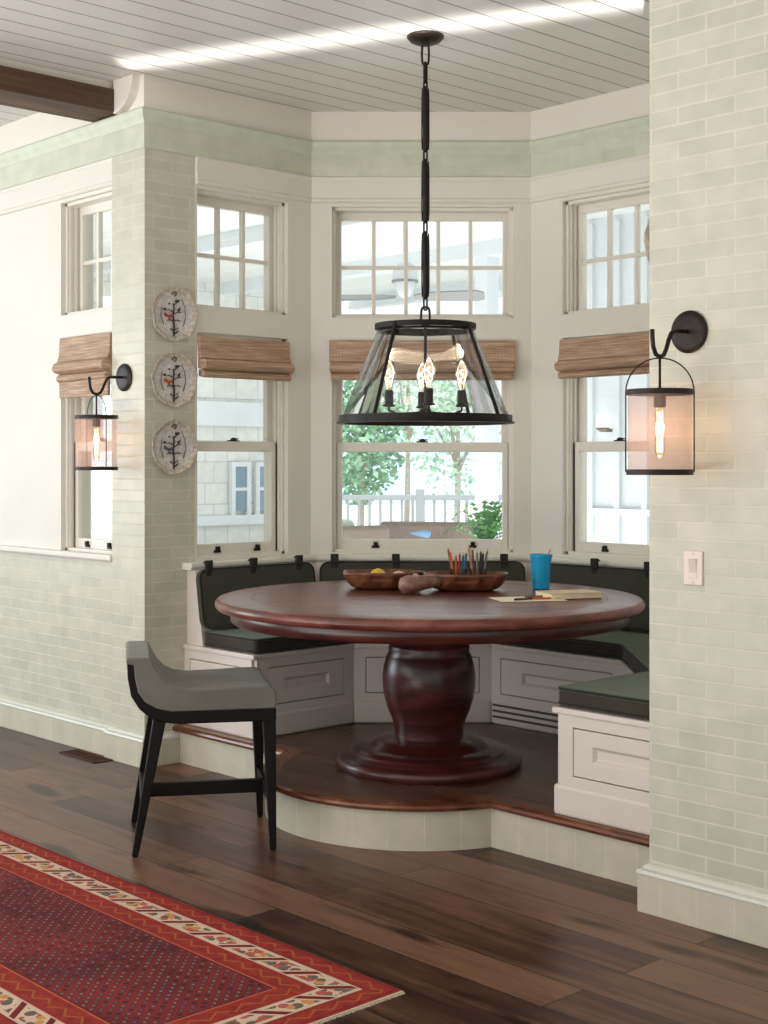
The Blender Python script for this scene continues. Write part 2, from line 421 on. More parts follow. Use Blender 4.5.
# ------------------------------------------------------------------ plan of the place (metres; +y runs into the bay)
CEIL = 3.515; PLAT = .19
WV = 3.96                                  # face of the tiled piers
XL, XR = -6.03, -2.905                     # inner faces of the two piers
A, B, C_, D_ = (XL, 5.06), (-5.19, 5.972), (-4.03, 5.972), (XR, 4.847)
a_, b_, c_, d_ = (-5.46, 4.865), (-4.962, 5.405), (-4.10, 5.405), (-3.487, 4.792)
TX, TY = -4.470, 4.445                       # table centre
AC = math.radians(47)                      # direction of the middle wall
def ang(p, q): return math.atan2(q[1]-p[1], q[0]-p[0])

# floor and platform ---------------------------------------------------------
fl = MB(); fl.box(-12, 5, -5, 4.3, -.06, 0); fl.build('floor', 'floor', kind='structure')
SV = 4.172; R0 = .662; SX, SY = -4.468, 4.372        # straight riser line; rounded front bay of the step
def step_outline(off):
    r = R0+off; v = SV-off; d = math.sqrt(r*r-(SY-v)**2); t0 = math.asin((SY-v)/r)
    pts = [(XL, v)] + arc(SX, SY, r, PI+t0, 2*PI-t0, 40) + [(XR, v)]
    return pts
st = MB(); line = step_outline(0)
back = [D_, C_, B, A]
st.prism(line+[(p[0], p[1]) for p in back], .0, PLAT-.03)
st.build('floor_platform_core', 'white', kind='structure')
pt = MB(); pt.prism(step_outline(.0)+back, PLAT-.03, PLAT)
pt.build('floor_platform', 'platform', kind='structure')
ri = MB(); ri.sweep(line, [(.0, 0), (.016, 0), (.016, PLAT-.032), (.0, PLAT-.032)])
autosmooth(ri.build('trim_step_riser', 'basetile', kind='structure'))
no = MB(); no.sweep(line, [(-.06, PLAT-.032), (.028, PLAT-.032), (.040, PLAT-.026), (.044, PLAT-.016), (.040, PLAT-.006), (.028, PLAT+.0015), (-.06, PLAT+.0015)])
autosmooth(no.build('trim_step_nosing', 'nosing', kind='structure'), 30)

# ceiling ---------------------------------------------------------------------
ce = MB(); e = .12
ce.prism([(-12, -5), (5, -5), (5, WV+.1), (XR+.12, WV+.1), (XR+e, 4.9), (-3.98, 5.972+e), (-5.24, 5.972+e), (XL-e, 5.11), (XL-.12, WV+.1), (-12, WV+.1)], CEIL, CEIL+.1)
ce.build('ceiling', 'ceil', kind='structure')

# walls ------------------------------------------------------------------------
def wall(name, O, rz, s0, s1, z0, z1, opens, thick=.2, mat='wallwhite'):
    m = MB(); zs = z0
    if not opens: m.box(s0, s1, 0, thick, z0, z1)
    else:
        a, b = opens[0][0], opens[0][1]
        if a > s0: m.box(s0, a, 0, thick, z0, z1)
        if b < s1: m.box(b, s1, 0, thick, z0, z1)
        for (_, _, q0, q1) in opens:
            m.box(a, b, 0, thick, zs, q0); zs = q1
        m.box(a, b, 0, thick, zs, z1)
    return m.build(name, mat, loc=(O[0], O[1], 0), rotz=rz, kind='structure')
ZL0, ZL1, ZT0, ZT1 = 1.042, 2.232, 2.362, 2.985
LO = (XL, 0); LR = PI/2
midx, midy = (A[0]+B[0])/2, (A[1]+B[1])/2; half = math.hypot(B[0]-A[0], B[1]-A[1])/2; RM = ang(A, B)
wall('wall_bay_left', LO, LR, 4.27, 5.06+.03, 0, CEIL, [(4.285, 4.895, ZL0, ZL1), (4.285, 4.895, ZT0, ZT1)])
wall('wall_bay_center', (midx, midy), RM, -half-.02, half+.02, 0, CEIL, [(-.50, .52, ZL0, ZL1), (-.50, .52, ZT0, ZT1)])
wall('wall_bay_back', (0, 5.972), 0, B[0]-.02, C_[0]+.02, 0, CEIL, [(-4.965, -4.32, ZL0, ZL1), (-4.965, -4.32, ZT0, ZT1)])
wall('wall_bay_right', C_, ang(C_, D_), -.02, math.hypot(D_[0]-C_[0], D_[1]-C_[1])+.02, 0, CEIL, [])
wall('wall_left', (0, 3.985), 0, -12, -6.336, 1.05, CEIL, [(-6.90, -6.36, 1.06, ZL1), (-6.90, -6.36, ZT0, ZT1)])
m = MB(); m.box(-12, -6.336, 3.985, 4.185, 0, 1.05); m.build('wall_left_dado', 'tile', kind='structure')
m = MB(); m.box(-6.336, XL, WV, 4.27, 0, 3.30); m.build('wall_left_pier', 'tile', kind='structure')
m = MB(); m.box(-6.336, XL, WV, 4.27, 3.30, CEIL); m.build('trim_pier_frieze', 'frieze', kind='structure')
m = MB(); m.box(XR, 5, WV, 4.85, 0, CEIL); m.build('wall_right_pier', 'tile', kind='structure')
m = MB(); m.box(-12.2, -12, -5, 4.2, 0, CEIL); m.build('wall_far_left', 'wallwhite', kind='structure')

LINE = [(-12, WV), (XL, WV), A, B, C_, D_, (XR, WV), (5, WV)]
BAY = [(XL, 4.275), A, B, C_, D_, (XR, WV)]
# crown: white frieze, green glazed cornice, green band, white head trim
m = MB(); m.sweep(LINE, [(-.01, 3.335), (.012, 3.335), (.012, CEIL), (-.01, CEIL)], 0, 6); m.build('trim_frieze', 'frieze', kind='structure')
m = MB(); m.sweep(LINE, [(-.01, 3.272), (.010, 3.272), (.014, 3.290), (.026, 3.305), (.034, 3.318), (.038, 3.338), (.034, 3.345), (-.01, 3.345)], 0, 6); autosmooth(m.build('trim_crown', 'green', kind='structure'), 30)
m = MB(); m.sweep(LINE, [(-.01, 3.147), (.007, 3.147), (.007, 3.273), (-.01, 3.273)], 0, 6); m.build('trim_green_band', 'band', kind='structure')
hp = [(-.01, 3.005), (.016, 3.005), (.022, 3.012), (.022, 3.024), (.014, 3.03), (.014, 3.125), (.02, 3.132), (.02, 3.147), (-.01, 3.147)]
m = MB(); m.sweep(BAY, hp, 0, 4); m.build('trim_head', 'wallwhite', kind='structure')
m = MB(); m.sweep([(-12, 3.985), (-6.337, 3.985)], hp); m.build('trim_head_left', 'wallwhite', kind='structure')
# ledge (window stool) round the bay and sill on the left wall
lp = [(-.01, .99), (.072, .99), (.078, 1.0), (.085, 1.006), (.085, 1.022), (.08, 1.028), (-.01, 1.028)]
m = MB(); m.sweep([(XL, 4.19), A, B, C_, D_, (XR, 4.2)], lp, 0, 5); m.build('trim_ledge', 'sash', kind='structure', bevel=.003)
m = MB(); m.sweep([(-12, 3.985), (-6.337, 3.985)], [(-.01, 1.028), (.03, 1.028), (.036, 1.036), (.036, 1.056), (.03, 1.062), (-.01, 1.062)]); m.build('trim_left_sill', 'white', kind='structure', bevel=.003)
# tiled skirting with moulded cap
def skirting(name, poly):
    m = MB(); m.sweep(poly, [(-.005, 0), (.03, 0), (.03, .128), (-.005, .128)]); o = m.build('baseboard_'+name, 'basetile', kind='structure', bevel=.002)
    m = MB(); m.sweep(poly, [(-.005, .127), (.031, .127), (.034, .135), (.030, .145), (.018, .150), (.012, .160), (.004, .164), (-.005, .164)])
    q = autosmooth(m.build('cap', 'cap'), 35); q.parent = o
skirting('left', [(-12, 3.985), (-6.337, 3.985), (-6.336, WV), (XL, WV), (XL, SV-.017)])
skirting('right', [(XR, SV-.017), (XR, WV), (5, WV)])

# windows -----------------------------------------------------------------------
SHADE_H = {}
def window(n, O, rz, s0, s1, cols, zl0=ZL0, zl1=ZL1, lifts=(.28, .74), lock=True):
    w = MB(); j = .016
    def frame(z0, z1):
        w.box(s0-.001, s0+j, .03, .195, z0, z1); w.box(s1-j, s1+.001, .03, .195, z0, z1)
        w.box(s0, s1, .03, .195, z1-j, z1+.001); w.box(s0, s1, .03, .195, z0-.001, z0+j)
        for k in (0, 1):                        # stepped stops on the jambs
            y0 = .045+.03*k; d = j+.006+.005*k
            w.box(s0, s0+d, y0, y0+.014, z0, z1); w.box(s1-d, s1, y0, y0+.014, z0, z1)
    frame(zl0, zl1); frame(ZT0, ZT1)
    root = w.build('window_%d' % n, 'sash', loc=(O[0], O[1], 0), rotz=rz, kind='structure')
    # fixed transom light with muntins
    t = MB(); f = .046; y0, y1 = .105, .145
    def ring(mb, x0, x1, z0, z1, l, r, b, tp, ya, yb):
        mb.box(x0, x0+l, ya, yb, z0, z1); mb.box(x1-r, x1, ya, yb, z0, z1)
        mb.box(x0+l, x1-r, ya, yb, z0, z0+b); mb.box(x0+l, x1-r, ya, yb, z1-tp, z1)
    ring(t, s0+.01, s1-.01, ZT0+.004, ZT1-.012, .04, .04, .026, .05, y0, y1)
    g0, g1, h0, h1 = s0+.05, s1-.05, ZT0+.03, ZT1-.062
    for k in range(1, cols):
        x = g0+(g1-g0)*k/cols; t.box(x-.011, x+.011, y0+.006, y1-.004, h0, h1)
    zc = (h0+h1)/2; t.box(g0, g1, y0+.005, y1-.005, zc-.011, zc+.011)
    t.build('transom_sash', 'sash', root, bevel=.003)
    MB().box(g0-.004, g1+.004, .122, .127, h0-.004, h1+.004).build('transom_pane', 'pane', root)
    # double-hung sashes
    u = MB(); ring(u, s0+.012, s1-.012, 1.607, zl1-.01, .044, .044, .052, .05, .115, .15); u.build('upper_sash', 'sash', root, bevel=.003)
    MB().box(s0+.05, s1-.05, .130, .135, 1.655, zl1-.05).build('upper_pane', 'pane', root)
    l = MB(); ring(l, s0+.012, s1-.012, zl0+.012, 1.662, .044, .044, .058, .052, .075, .112); l.build('lower_sash', 'sash', root, bevel=.003)
    MB().box(s0+.05, s1-.05, .092, .097, zl0+.068, 1.612).build('lower_pane', 'pane', root)
    # iron lifts and lock
    for q in lifts:
        x = s0+(s1-s0)*q
        k = MB(); k.box(x-.022, x+.022, .066, .0755, zl0+.022, zl0+.036); k.box(x-.012, x+.012, .058, .0755, zl0+.034, zl0+.056); k.build('sash_lift', 'black', root, bevel=.003)
    if lock:
        x = (s0+s1)/2; k = MB(); k.box(x-.032, x+.032, .08, .105, 1.661, 1.669); k.lathe([(.018, 0), (.018, .008), (.008, .016)], (x, .092, 1.667), 14); k.box(x-.006, x+.03, .085, .095, 1.672, 1.68); k.build('sash_lock', 'black', root)
    return root
window(1, (0, 3.985), 0, -6.90, -6.36, 3, 1.06, lifts=(.3, .72))
window(2, LO, LR, 4.285, 4.895, 3, lifts=(.30, .74))
window(3, (midx, midy), RM, -.50, .52, 5, lifts=(.24, .78))
window(4, (0, 5.972), 0, -4.965, -4.32, 3, lifts=(.37, .88))

# woven roman shades -------------------------------------------------------------
def shade(O, rz, s0, s1, z0, z1, label, extra=0):
    root = empty('roman_shade', label, 'window shade', (O[0]+(s0+s1)/2*math.cos(rz), O[1]+(s0+s1)/2*math.sin(rz), z0), rz, 'woven bamboo shades over the windows')
    w = (s1-s0)/2; h = z1-z0
    def slab(name, prof, ww):
        m = MB(); m.prism([(p[0], p[1]) for p in prof], -ww, ww, Matrix(((0,0,1,0),(1,0,0,0),(0,1,0,0),(0,0,0,1))))
        return m.build(name, 'bamboo', root, bevel=.004)
    slab('valance', [(-.012, h*.44), (-.048, h*.47), (-.036, h*.6), (-.030, h), (-.004, h), (-.004, h*.9)], w)
    slab('fold', [(-.006, h*.22), (-.05, h*.19), (-.076, h*.24), (-.082, h*.33), (-.072, h*.41), (-.05, h*.46), (-.006, h*.46)], w-.004)
    slab('fold', [(-.004, .01), (-.04, .0), (-.056, h*.04), (-.06, h*.1), (-.05, h*.16), (-.034, h*.2), (-.004, h*.2)], w-.01)
    if extra: slab('hem_drop', [(-.02, -extra), (-.038, -extra), (-.042, .02), (-.02, .02)], w-.012)
    slab('head_rail', [(-.002, h-.03), (-.022, h-.03), (-.022, h-.002), (-.002, h-.002)], w-.012)
    return root
shade((0, 3.985), 0, -6.865, -6.345, 1.985, 2.232, 'bamboo roman shade hanging lowest, on narrow window behind left wall lantern', .085)
shade(LO, LR, 4.28, 4.885, 1.992, 2.212, 'folded bamboo roman shade on window right of the hanging plates')
shade((midx, midy), RM, -.515, .525, 2.006, 2.232, 'wide bamboo roman shade on middle window behind glass pendant lamp')
shade((0, 5.972), 0, -4.962, -4.30, 2.004, 2.222, 'folded bamboo roman shade on bay window beside right brick pier')

# ceiling beam at left --------------------------------------------------------------
m = MB(); m.box(-6.49, -6.22, -5, 3.945, 3.352, 3.472); bm_ = m.build('trim_ceiling_beam', 'beam', kind='structure', bevel=.006)
m = MB(); m.box(-6.46, -6.25, -5, 3.95, 3.472, CEIL); q = m.build('beam_casing', 'frieze', bm_)
m = MB(); pf = [(-6.23, 3.345), (-6.23, CEIL), (-6.05, CEIL)] + [(-6.05-.18*(1-math.cos(q*PI/20)), CEIL-.17*math.sin(q*PI/20)) for q in range(1, 10)] 
m.prism([(p[0], p[1]) for p in pf], -3.955, -3.90, Matrix(((1,0,0,0),(0,0,-1,0),(0,1,0,0),(0,0,0,1))))
m.build('bracket', 'frieze', bm_, bevel=.003)

# built-in bench ---------------------------------------------------------------------
W0, E0 = (XL, 4.222), (XR, 4.19)
w0, e0 = (-5.46, 4.222), (-3.487, 4.19)
def inset(poly_i, off, i): return None
INNER = [w0, a_, b_, c_, d_, e0]
def offs(poly, o):
    n = len(poly); out = []
    for i in range(n):
        p = Vector(poly[i])
        ds = []
        if i > 0: ds.append((Vector(poly[i])-Vector(poly[i-1])).normalized())
        if i < n-1: ds.append((Vector(poly[i+1])-Vector(poly[i])).normalized())
        ns = [Vector((d.y, -d.x)) for d in ds]
        mt = ns[0] if len(ns) == 1 else (ns[0]+ns[1])/((ns[0]+ns[1]).length_squared/2)
        out.append((p.x+mt.x*o, p.y+mt.y*o))
    return out
OUTER = [W0, A, B, C_, D_, E0]
LID0, LID1 = PLAT+.39, PLAT+.415
def shrink(poly, d):
    c = Vector((sum(p[0] for p in poly)/len(poly), sum(p[1] for p in poly)/len(poly)))
    return poly
def ringplate(m, o, i, y, yb, sl=0):
    """flat mitred frame between rectangles o and i = (x0, x1, z0, z1) at depth y, with returns back to yb"""
    def c(r, yy): return [(r[0], yy, r[2]), (r[1], yy, r[2]), (r[1], yy, r[3]), (r[0], yy, r[3])]
    of, inf, ob, ib = m.pts(c(o, y)), m.pts(c(i, y)), m.pts(c(o, yb)), m.pts(c((i[0]+sl, i[1]-sl, i[2]+sl, i[3]-sl), yb))
    for k in range(4):
        q = (k+1) % 4
        m.face([of[k], of[q], inf[q], inf[k]]); m.face([of[k], ob[k], ob[q], of[q]]); m.face([inf[k], inf[q], ib[q], ib[k]])
    return ib
def front_panel(root, p, q, inset_l=.07, inset_r=.07, handle=True, vents=False):
    """framed drawer front on the face running p->q (room on the right of p->q)"""
    L = math.hypot(q[0]-p[0], q[1]-p[1]); rz = ang(p, q); O = Vector((p[0]-root.location.x, p[1]-root.location.y, 0))
    z0, z1 = PLAT+.135, LID0
    f = MB(); y = -.019
    l, r = inset_l, L-inset_r
    ringplate(f, (0, L, z0-.03, z1), (l, r, z0+.022, z1-.045), y, .002)
    f.build('face_frame', 'bench', root, loc=O, rotz=rz, bevel=.002)
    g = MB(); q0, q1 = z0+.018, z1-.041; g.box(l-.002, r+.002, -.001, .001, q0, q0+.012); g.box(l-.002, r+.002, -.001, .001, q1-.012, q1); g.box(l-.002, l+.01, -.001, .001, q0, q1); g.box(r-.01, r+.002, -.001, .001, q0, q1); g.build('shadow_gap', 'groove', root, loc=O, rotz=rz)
    a, b, c, d = l+.004, r-.004, z0+.026, z1-.049
    dr = MB(); w_, h_ = b-a, d-c
    i0, i1, j0, j1 = a+w_*.2, b-w_*.2, c+h_*.34, d-h_*.32
    back = ringplate(dr, (a, b, c, d), (i0, i1, j0, j1), -.019, -.002, .012)
    dr.face(back)
    drawer = dr.build('drawer_front', 'bench', root, loc=O, rotz=rz, bevel=.003)
    if vents:
        v = MB()
        for k in range(3): v.box(l*.4, r*.9, -.034, -.0255, PLAT+.035+.03*k, PLAT+.045+.03*k)
        v.build('vent_slot', 'groove', root, loc=O, rotz=rz)
def bench(i, label, end=None, front=True, vents=False):
    o0, o1, n0, n1 = OUTER[i], OUTER[i+1], INNER[i], INNER[i+1]
    root = empty('bench_unit', label, 'bench', ((n0[0]+n1[0])/2, (n0[1]+n1[1])/2, 0), 0, 'built-in window bench units')
    Ox, Oy = root.location.x, root.location.y
    T = Matrix.Translation((-Ox, -Oy, 0))
    MB().prism([n0, n1, o1, o0], PLAT, LID0, T).build('carcass', 'bench', root)
    def part(off, z0, z1, name, bev, eo=0):
        I = offs(INNER, off)
        k0, k1 = I[i], I[i+1]
        p0, p1 = o0, o1
        if end == 0: p0 = (o0[0], o0[1]-eo); k0 = (k0[0], k0[1]-eo)
        if end == 1: p1 = (o1[0], o1[1]-eo); k1 = (k1[0], k1[1]-eo)
        MB().prism([k0, k1, p1, p0], z0, z1, T).build(name, 'bench', root, bevel=bev)
    part(.028, LID0, LID1, 'lid', .006, .028)
    # plinth: front (and end) skirt with eased top
    I0, I1 = offs(INNER, .026), offs(INNER, .0)
    path = [I1[i], I1[i+1]]
    pl = MB(); part(.024, PLAT, PLAT+.118, 'plinth', .012, .024)
    if front: front_panel(root, n0, n1, vents=vents)
    if end == 0: front_panel(root, o0, n0, .05, .07)
    if end == 1: front_panel(root, n1, o1, .07, .05)
    # sloping back panel under the ledge
    PO = OUTER[:]; sw = MB()
    sw.sweep(PO, [(0, LID1), (.14, LID1), (.075, .99), (0, .99)], i, i+1)
    for v in sw.bm.verts: v.co.x -= Ox; v.co.y -= Oy
    sw.build('back_panel', 'bench', root)
    return root
bench(0, 'white window bench under left bay window, its end facing the grey chair', end=0)
bench(1, 'white window bench below the middle window, behind the table pedestal')
bench(2, 'white window bench with three dark vent slots in its base', vents=True)
bench(3, 'white corner bench between the vented bench and the near bench end', front=True)
bench(4, 'near white bench end standing against the right brick pier', end=1)

def lerp(p, q, t): return (p[0]+(q[0]-p[0])*t, p[1]+(q[1]-p[1])*t)
def seat_cushion(poly, label, rootloc, mat='seatfab'):
    root = empty('seat_cushion', label, 'cushion', rootloc, 0, 'green seat cushions on the window bench')
    T = Matrix.Translation((-rootloc[0], -rootloc[1], 0)); z0 = .002; z1 = .078
    n = len(poly)
    # round the plan corners a little
    P = []
    for k in range(n):
        p, a, b = Vector(poly[k]), Vector(poly[k-1]), Vector(poly[(k+1) % n])
        d0, d1 = (a-p).normalized(), (b-p).normalized(); r = .03
        for t in (0, .25, .5, .75, 1):
            q = p + d0*r*(1-t)**2 + d1*r*t**2
            P.append((q.x, q.y))
    m = MB(); m.prism(P, z0, z1-.012, T); m.build('cushion_border', 'cushside', root, bevel=.01, seg=3)
    m = MB(); m.prism([lerp(p, (rootloc[0], rootloc[1]), .004) for p in P], z1-.02, z1, T); m.build('top_panel', mat, root, bevel=.007, seg=3)
    for z in (z0+.012, z1-.008):
        m = MB(); c = Vector((sum(p[0] for p in P)/len(P), sum(p[1] for p in P)/len(P)))
        m.tube([T @ Vector((p[0], p[1], z)) for p in P], .0055, 6, True); m.build('piping', 'piping', root, smooth=True)
    m = MB()
    return root
I2 = offs(INNER, .018)
def bk(p, d):  return offs(OUTER, d)
OB = offs(OUTER, .15)
seat_cushion([(I2[0][0], 4.215), (I2[1][0], I2[1][1]-.01), (OB[1][0], OB[1][1]-.01), (OB[0][0], 4.215)], 'dark green seat cushion on left bench, behind the grey chair', (-5.7, 4.55, LID1))
def lerp(p, q, t): return (p[0]+(q[0]-p[0])*t, p[1]+(q[1]-p[1])*t)
seat_cushion([lerp(I2[1], I2[2], .015), lerp(I2[1], I2[2], .985), lerp(OB[1], OB[2], .99), lerp(OB[1], OB[2], .01)], 'dark green seat cushion on middle bench, mostly hidden by round tabletop', (-5.45, 5.4, LID1))
seat_cushion([lerp(I2[2], I2[3], .015), I2[3], lerp(I2[3], I2[4], .99), lerp(OB[3], OB[4], .99), OB[3], lerp(OB[2], OB[3], .01)], 'long bent green seat cushion on vented bench, behind right table edge', (-4.4, 5.6, LID1))
seat_cushion([lerp(I2[4], I2[5], .015), (I2[5][0], 4.18), (OB[5][0], 4.18), lerp(OB[4], OB[5], .02)], 'thick green seat cushion on near bench end beside right brick pier', (-3.3, 4.5, LID1))

def back_cushion(p, q, label, tabs, i):
    """long pad leaning on the back panel that runs p->q, hung from the ledge by straps"""
    L = math.hypot(q[0]-p[0], q[1]-p[1]); rz = ang(p, q)
    root = empty('back_cushion', label, 'cushion', (p[0], p[1], .69), rz, 'charcoal back cushions hung from the bay ledge')
    H = .305; t = .055
    # rounded outline in (s, h), extruded along the tilted normal
    r = .05; out = []
    for (cx, cy, a0) in ((L-r, r, -PI/2), (L-r, H-r, 0), (r, H-r, PI/2), (r, r, PI)):
        for k in range(6): out.append((cx+r*math.cos(a0+k*PI/10), cy+r*math.sin(a0+k*PI/10)))
    tilt = math.atan2(.062, .40)
    # local: x along wall, y outward(+), z up; the pad's foot stands out into the room
    def P(s, h, n):
        return Vector((s, -.141+.0+h*math.sin(tilt)-n*math.cos(tilt)+.0, h*math.cos(tilt)+n*math.sin(tilt)-.0))
    m = MB(); lo = m.pts([P(s, h, .004) for s, h in out]); hi = m.pts([P(s, h, t) for s, h in out]); n = len(out)
    m.face(lo); m.face(hi[::-1])
    for k in range(n): m.face([lo[k], lo[(k+1)%n], hi[(k+1)%n], hi[k]])
    m.build('pad', 'backfab', root, bevel=.014, seg=3)
    m = MB(); m.tube([P(s, h, t-.004) for s, h in out], .005, 6, True); m.build('piping', 'piping', root, smooth=True)
    for f in tabs:
        s = L*f; y1 = P(s, H, t).y
        m = MB(); m.tube([(s, y1-.003, H-.03), (s, y1-.006, H+.02), (s, y1+.002, 1.034-.69), (s, y1+.012, 1.036-.69), (s, y1+.02, 1.03-.69)], .006, 6)
        for v in m.bm.verts: v.co.x = s + (v.co.x-s)*3.4
        k = m.build('strap', 'strap', root)
        m = MB(); m.box(s-.022, s+.022, y1-.016, y1+.004, H-.004, H+.05); m.build('strap_loop', 'strap', k, bevel=.005)
    return root
back_cushion((XL, 4.195), (XL, 4.955), 'charcoal back cushion with three strap loops on left bench', (.07, .45, .86), 0)
d2 = Vector((math.cos(RM), math.sin(RM)))
cm = Vector((midx, midy))
back_cushion(tuple(cm+d2*(-.56)), tuple(cm+d2*.565), 'wide charcoal back cushion under the middle window, behind wooden trays', (.07, .37, .9), 1)
back_cushion((-5.0, 5.972), (-4.06, 5.972), 'charcoal back cushion behind blue tumbler, beside right brick pier', (.405, .77, .95), 2)

# round pedestal table --------------------------------------------------------------
tb = empty('pedestal_table', 'large round mahogany pedestal table standing on the raised platform', 'table', (TX, TY, PLAT)); tb.scale = (.958, .958, .996)
TZ = .76; TR = 1.0
m = MB(); m.lathe([(0.001, TZ-.05), (TR-.03, TZ-.05), (TR-.012, TZ-.046), (TR-.002, TZ-.036), (TR, TZ-.024), (TR-.004, TZ-.012), (TR-.012, TZ-.004), (TR-.022, TZ-.001), (TR-.17, TZ)], seg=96, cap=False)
autosmooth(m.build('tabletop_rim', 'rimwood', tb), 50)
m = MB(); m.lathe([(.001, TZ-.02), (TR-.172, TZ-.02), (TR-.172, TZ), (.001, TZ)], seg=96, cap=False)
m.build('tabletop', 'tabletop', tb, rotz=math.radians(37))
m = MB(); m.lathe([(.001, TZ-.052), (TR-.075, TZ-.052), (TR-.072, TZ-.06), (TR-.072, TZ-.098), (TR-.08, TZ-.106), (TR-.1, TZ-.108), (TR-.13, TZ-.1), (TR-.13, TZ-.08), (.001, TZ-.08)], seg=96, cap=False)
autosmooth(m.build('apron', 'mahog', tb), 50)
m = MB()
prof = [(.001, TZ-.081), (.20, TZ-.081), (.205, TZ-.10), (.195, TZ-.125), (.178, .615), (.176, .575), (.172, .56), (.186, .545), (.192, .53), (.188, .515), (.2, .49), (.213, .445), (.219, .40), (.218, .355), (.208, .30), (.192, .25), (.176, .215), (.166, .185), (.160, .15), (.160, .13)]
m.lathe(prof, seg=64, cap=False); autosmooth(m.build('pedestal', 'mahog', tb), 60)
m = MB()
prof = [(.158, .132), (.172, .131), (.21, .128), (.245, .118), (.268, .105), (.278, .092), (.292, .09), (.325, .088), (.35, .08), (.362, .07), (.366, .06), (.385, .057), (.415, .05), (.432, .038), (.436, .02), (.43, .002), (.001, .0)]
m.lathe(prof, seg=72, cap=False); autosmooth(m.build('base', 'mahog', tb), 60)

# chair ------------------------------------------------------------------------------
CA = math.atan2(.457, .29)
ch = empty('dining_chair', 'low-backed grey upholstered chair with black wooden legs', 'chair', (-4.763, 3.4025, 0), CA)
RX = Matrix(((1,0,0,0),(0,0,-1,0),(0,1,0,0),(0,0,0,1)))      # (x, z) outline extruded along y
def side(prof, y0, y1): 
    m = MB(); m.prism(prof, -y1, -y0, RX); return m
hw = .272
# coordinates (forward, up)
inner = [(-.212,.780), (-.205,.765), (-.192,.738), (-.172,.705), (-.14,.672), (-.10,.655), (-.05,.648), (.06,.650), (.18,.655), (.25,.655), (.272,.647), (.284,.63), (.288,.60), (.282,.575)]
outer = [(.282,.565), (-.13,.565), (-.185,.578), (-.232,.605), (-.26,.645), (-.272,.70), (-.276,.752), (-.303,.756), (-.306,.768), (-.300,.780)]
pad = autosmooth(side(inner+outer, -hw, hw).build('seat_pad', 'chairfab', ch, bevel=.016, seg=3), 50)
shell_o = [(.285,.566), (-.12,.566), (-.18,.577), (-.229,.604), (-.259,.645), (-.271,.70), (-.275,.751)]
shell_i = [(-.302,.754), (-.299,.70), (-.286,.63), (-.254,.578), (-.21,.541), (-.155,.522), (-.10,.515), (.285,.515)]
autosmooth(side(shell_o+shell_i, -hw+.002, hw-.002).build('frame', 'chairwood', ch, bevel=.004), 30)
def leg(top, bot, w0=.052, w1=.026):
    m = MB()
    a = m.pts([(top[0]+sx*w0/2, top[1]+sy*w0/2, top[2]) for sx, sy in ((-1,-1),(1,-1),(1,1),(-1,1))])
    b = m.pts([(bot[0]+sx*w1/2, bot[1]+sy*w1/2, bot[2]) for sx, sy in ((-1,-1),(1,-1),(1,1),(-1,1))])
    m.face(a); m.face(b[::-1])
    for k in range(4): m.face([a[k], a[(k+1)%4], b[(k+1)%4], b[k]])
    lg = m.build('leg', 'chairwood', ch, bevel=.004)
    MB().lathe([(.010, 0), (.012, .003), (.012, .008)], (bot[0], bot[1], 0), 12).build('foot_glide', 'black', lg)
    return lg
for sy in (-1, 1):
    leg((-.175, sy*.235, .53), (-.270, sy*.268, .006)); leg((.258, sy*.243, .53), (.272, sy*.268, .006))
def rail(p, q, h=.05, w=.022):
    m = MB(); p, q = Vector(p), Vector(q); d = (q-p).normalized(); n = Vector((-d.y, d.x, 0))*w/2; u = Vector((0,0,h/2))
    v = m.pts([p-n-u, p+n-u, p+n+u, p-n+u, q-n-u, q+n-u, q+n+u, q-n+u])
    for f in ((0,1,2,3),(7,6,5,4),(0,4,5,1),(1,5,6,2),(2,6,7,3),(3,7,4,0)): m.face([v[i] for i in f])
    return m.build('stretcher', 'chairwood', ch, bevel=.003)
rail((-.238, -.255, .20), (-.238, .255, .20)); rail((.266, -.255, .20), (.266, .255, .20)); rail((-.238, 0, .20), (.266, 0, .20), .055, .03)

# pendant lamp --------------------------------------------------------------------------
pd = Vector((-.7314, .682))*6.45+Vector((.682, .7314))*.191
pl = empty('pendant_lamp', 'black iron pendant with tapered clear glass shade and four bulbs over table', 'lamp', (pd.x, pd.y, 0), AC)
autosmooth(MB().lathe([(.001, CEIL-.002), (.085, CEIL-.002), (.085, CEIL-.012), (.068, CEIL-.03), (.04, CEIL-.042), (.016, CEIL-.05), (.001, CEIL-.052)], seg=40, cap=False).build('canopy', 'bronze', pl), 40)
def loop(z0, z1, w, r, turn, name='chain_link', rr=None):
    """elongated oval link between z0 and z1"""
    h = (z1-z0)/2; zc = (z0+z1)/2; pts = []
    for k in range(24):
        a = 2*PI*k/24; c, s = math.cos(a), math.sin(a)
        pts.append((math.copysign(abs(c)**.8, c)*w, 0, zc+(h-w)*(1 if s > 0 else -1)*min(1, abs(s)*1.6)+w*s))
    m = MB(); m.tube(pts, r, 7, True, Matrix.Rotation(turn, 4, 'Z')); return m.build(name, 'black', pl, smooth=True)
loop(3.38, 3.475, .016, .0055, 0); loop(3.30, 3.388, .011, .0075, 1.2)
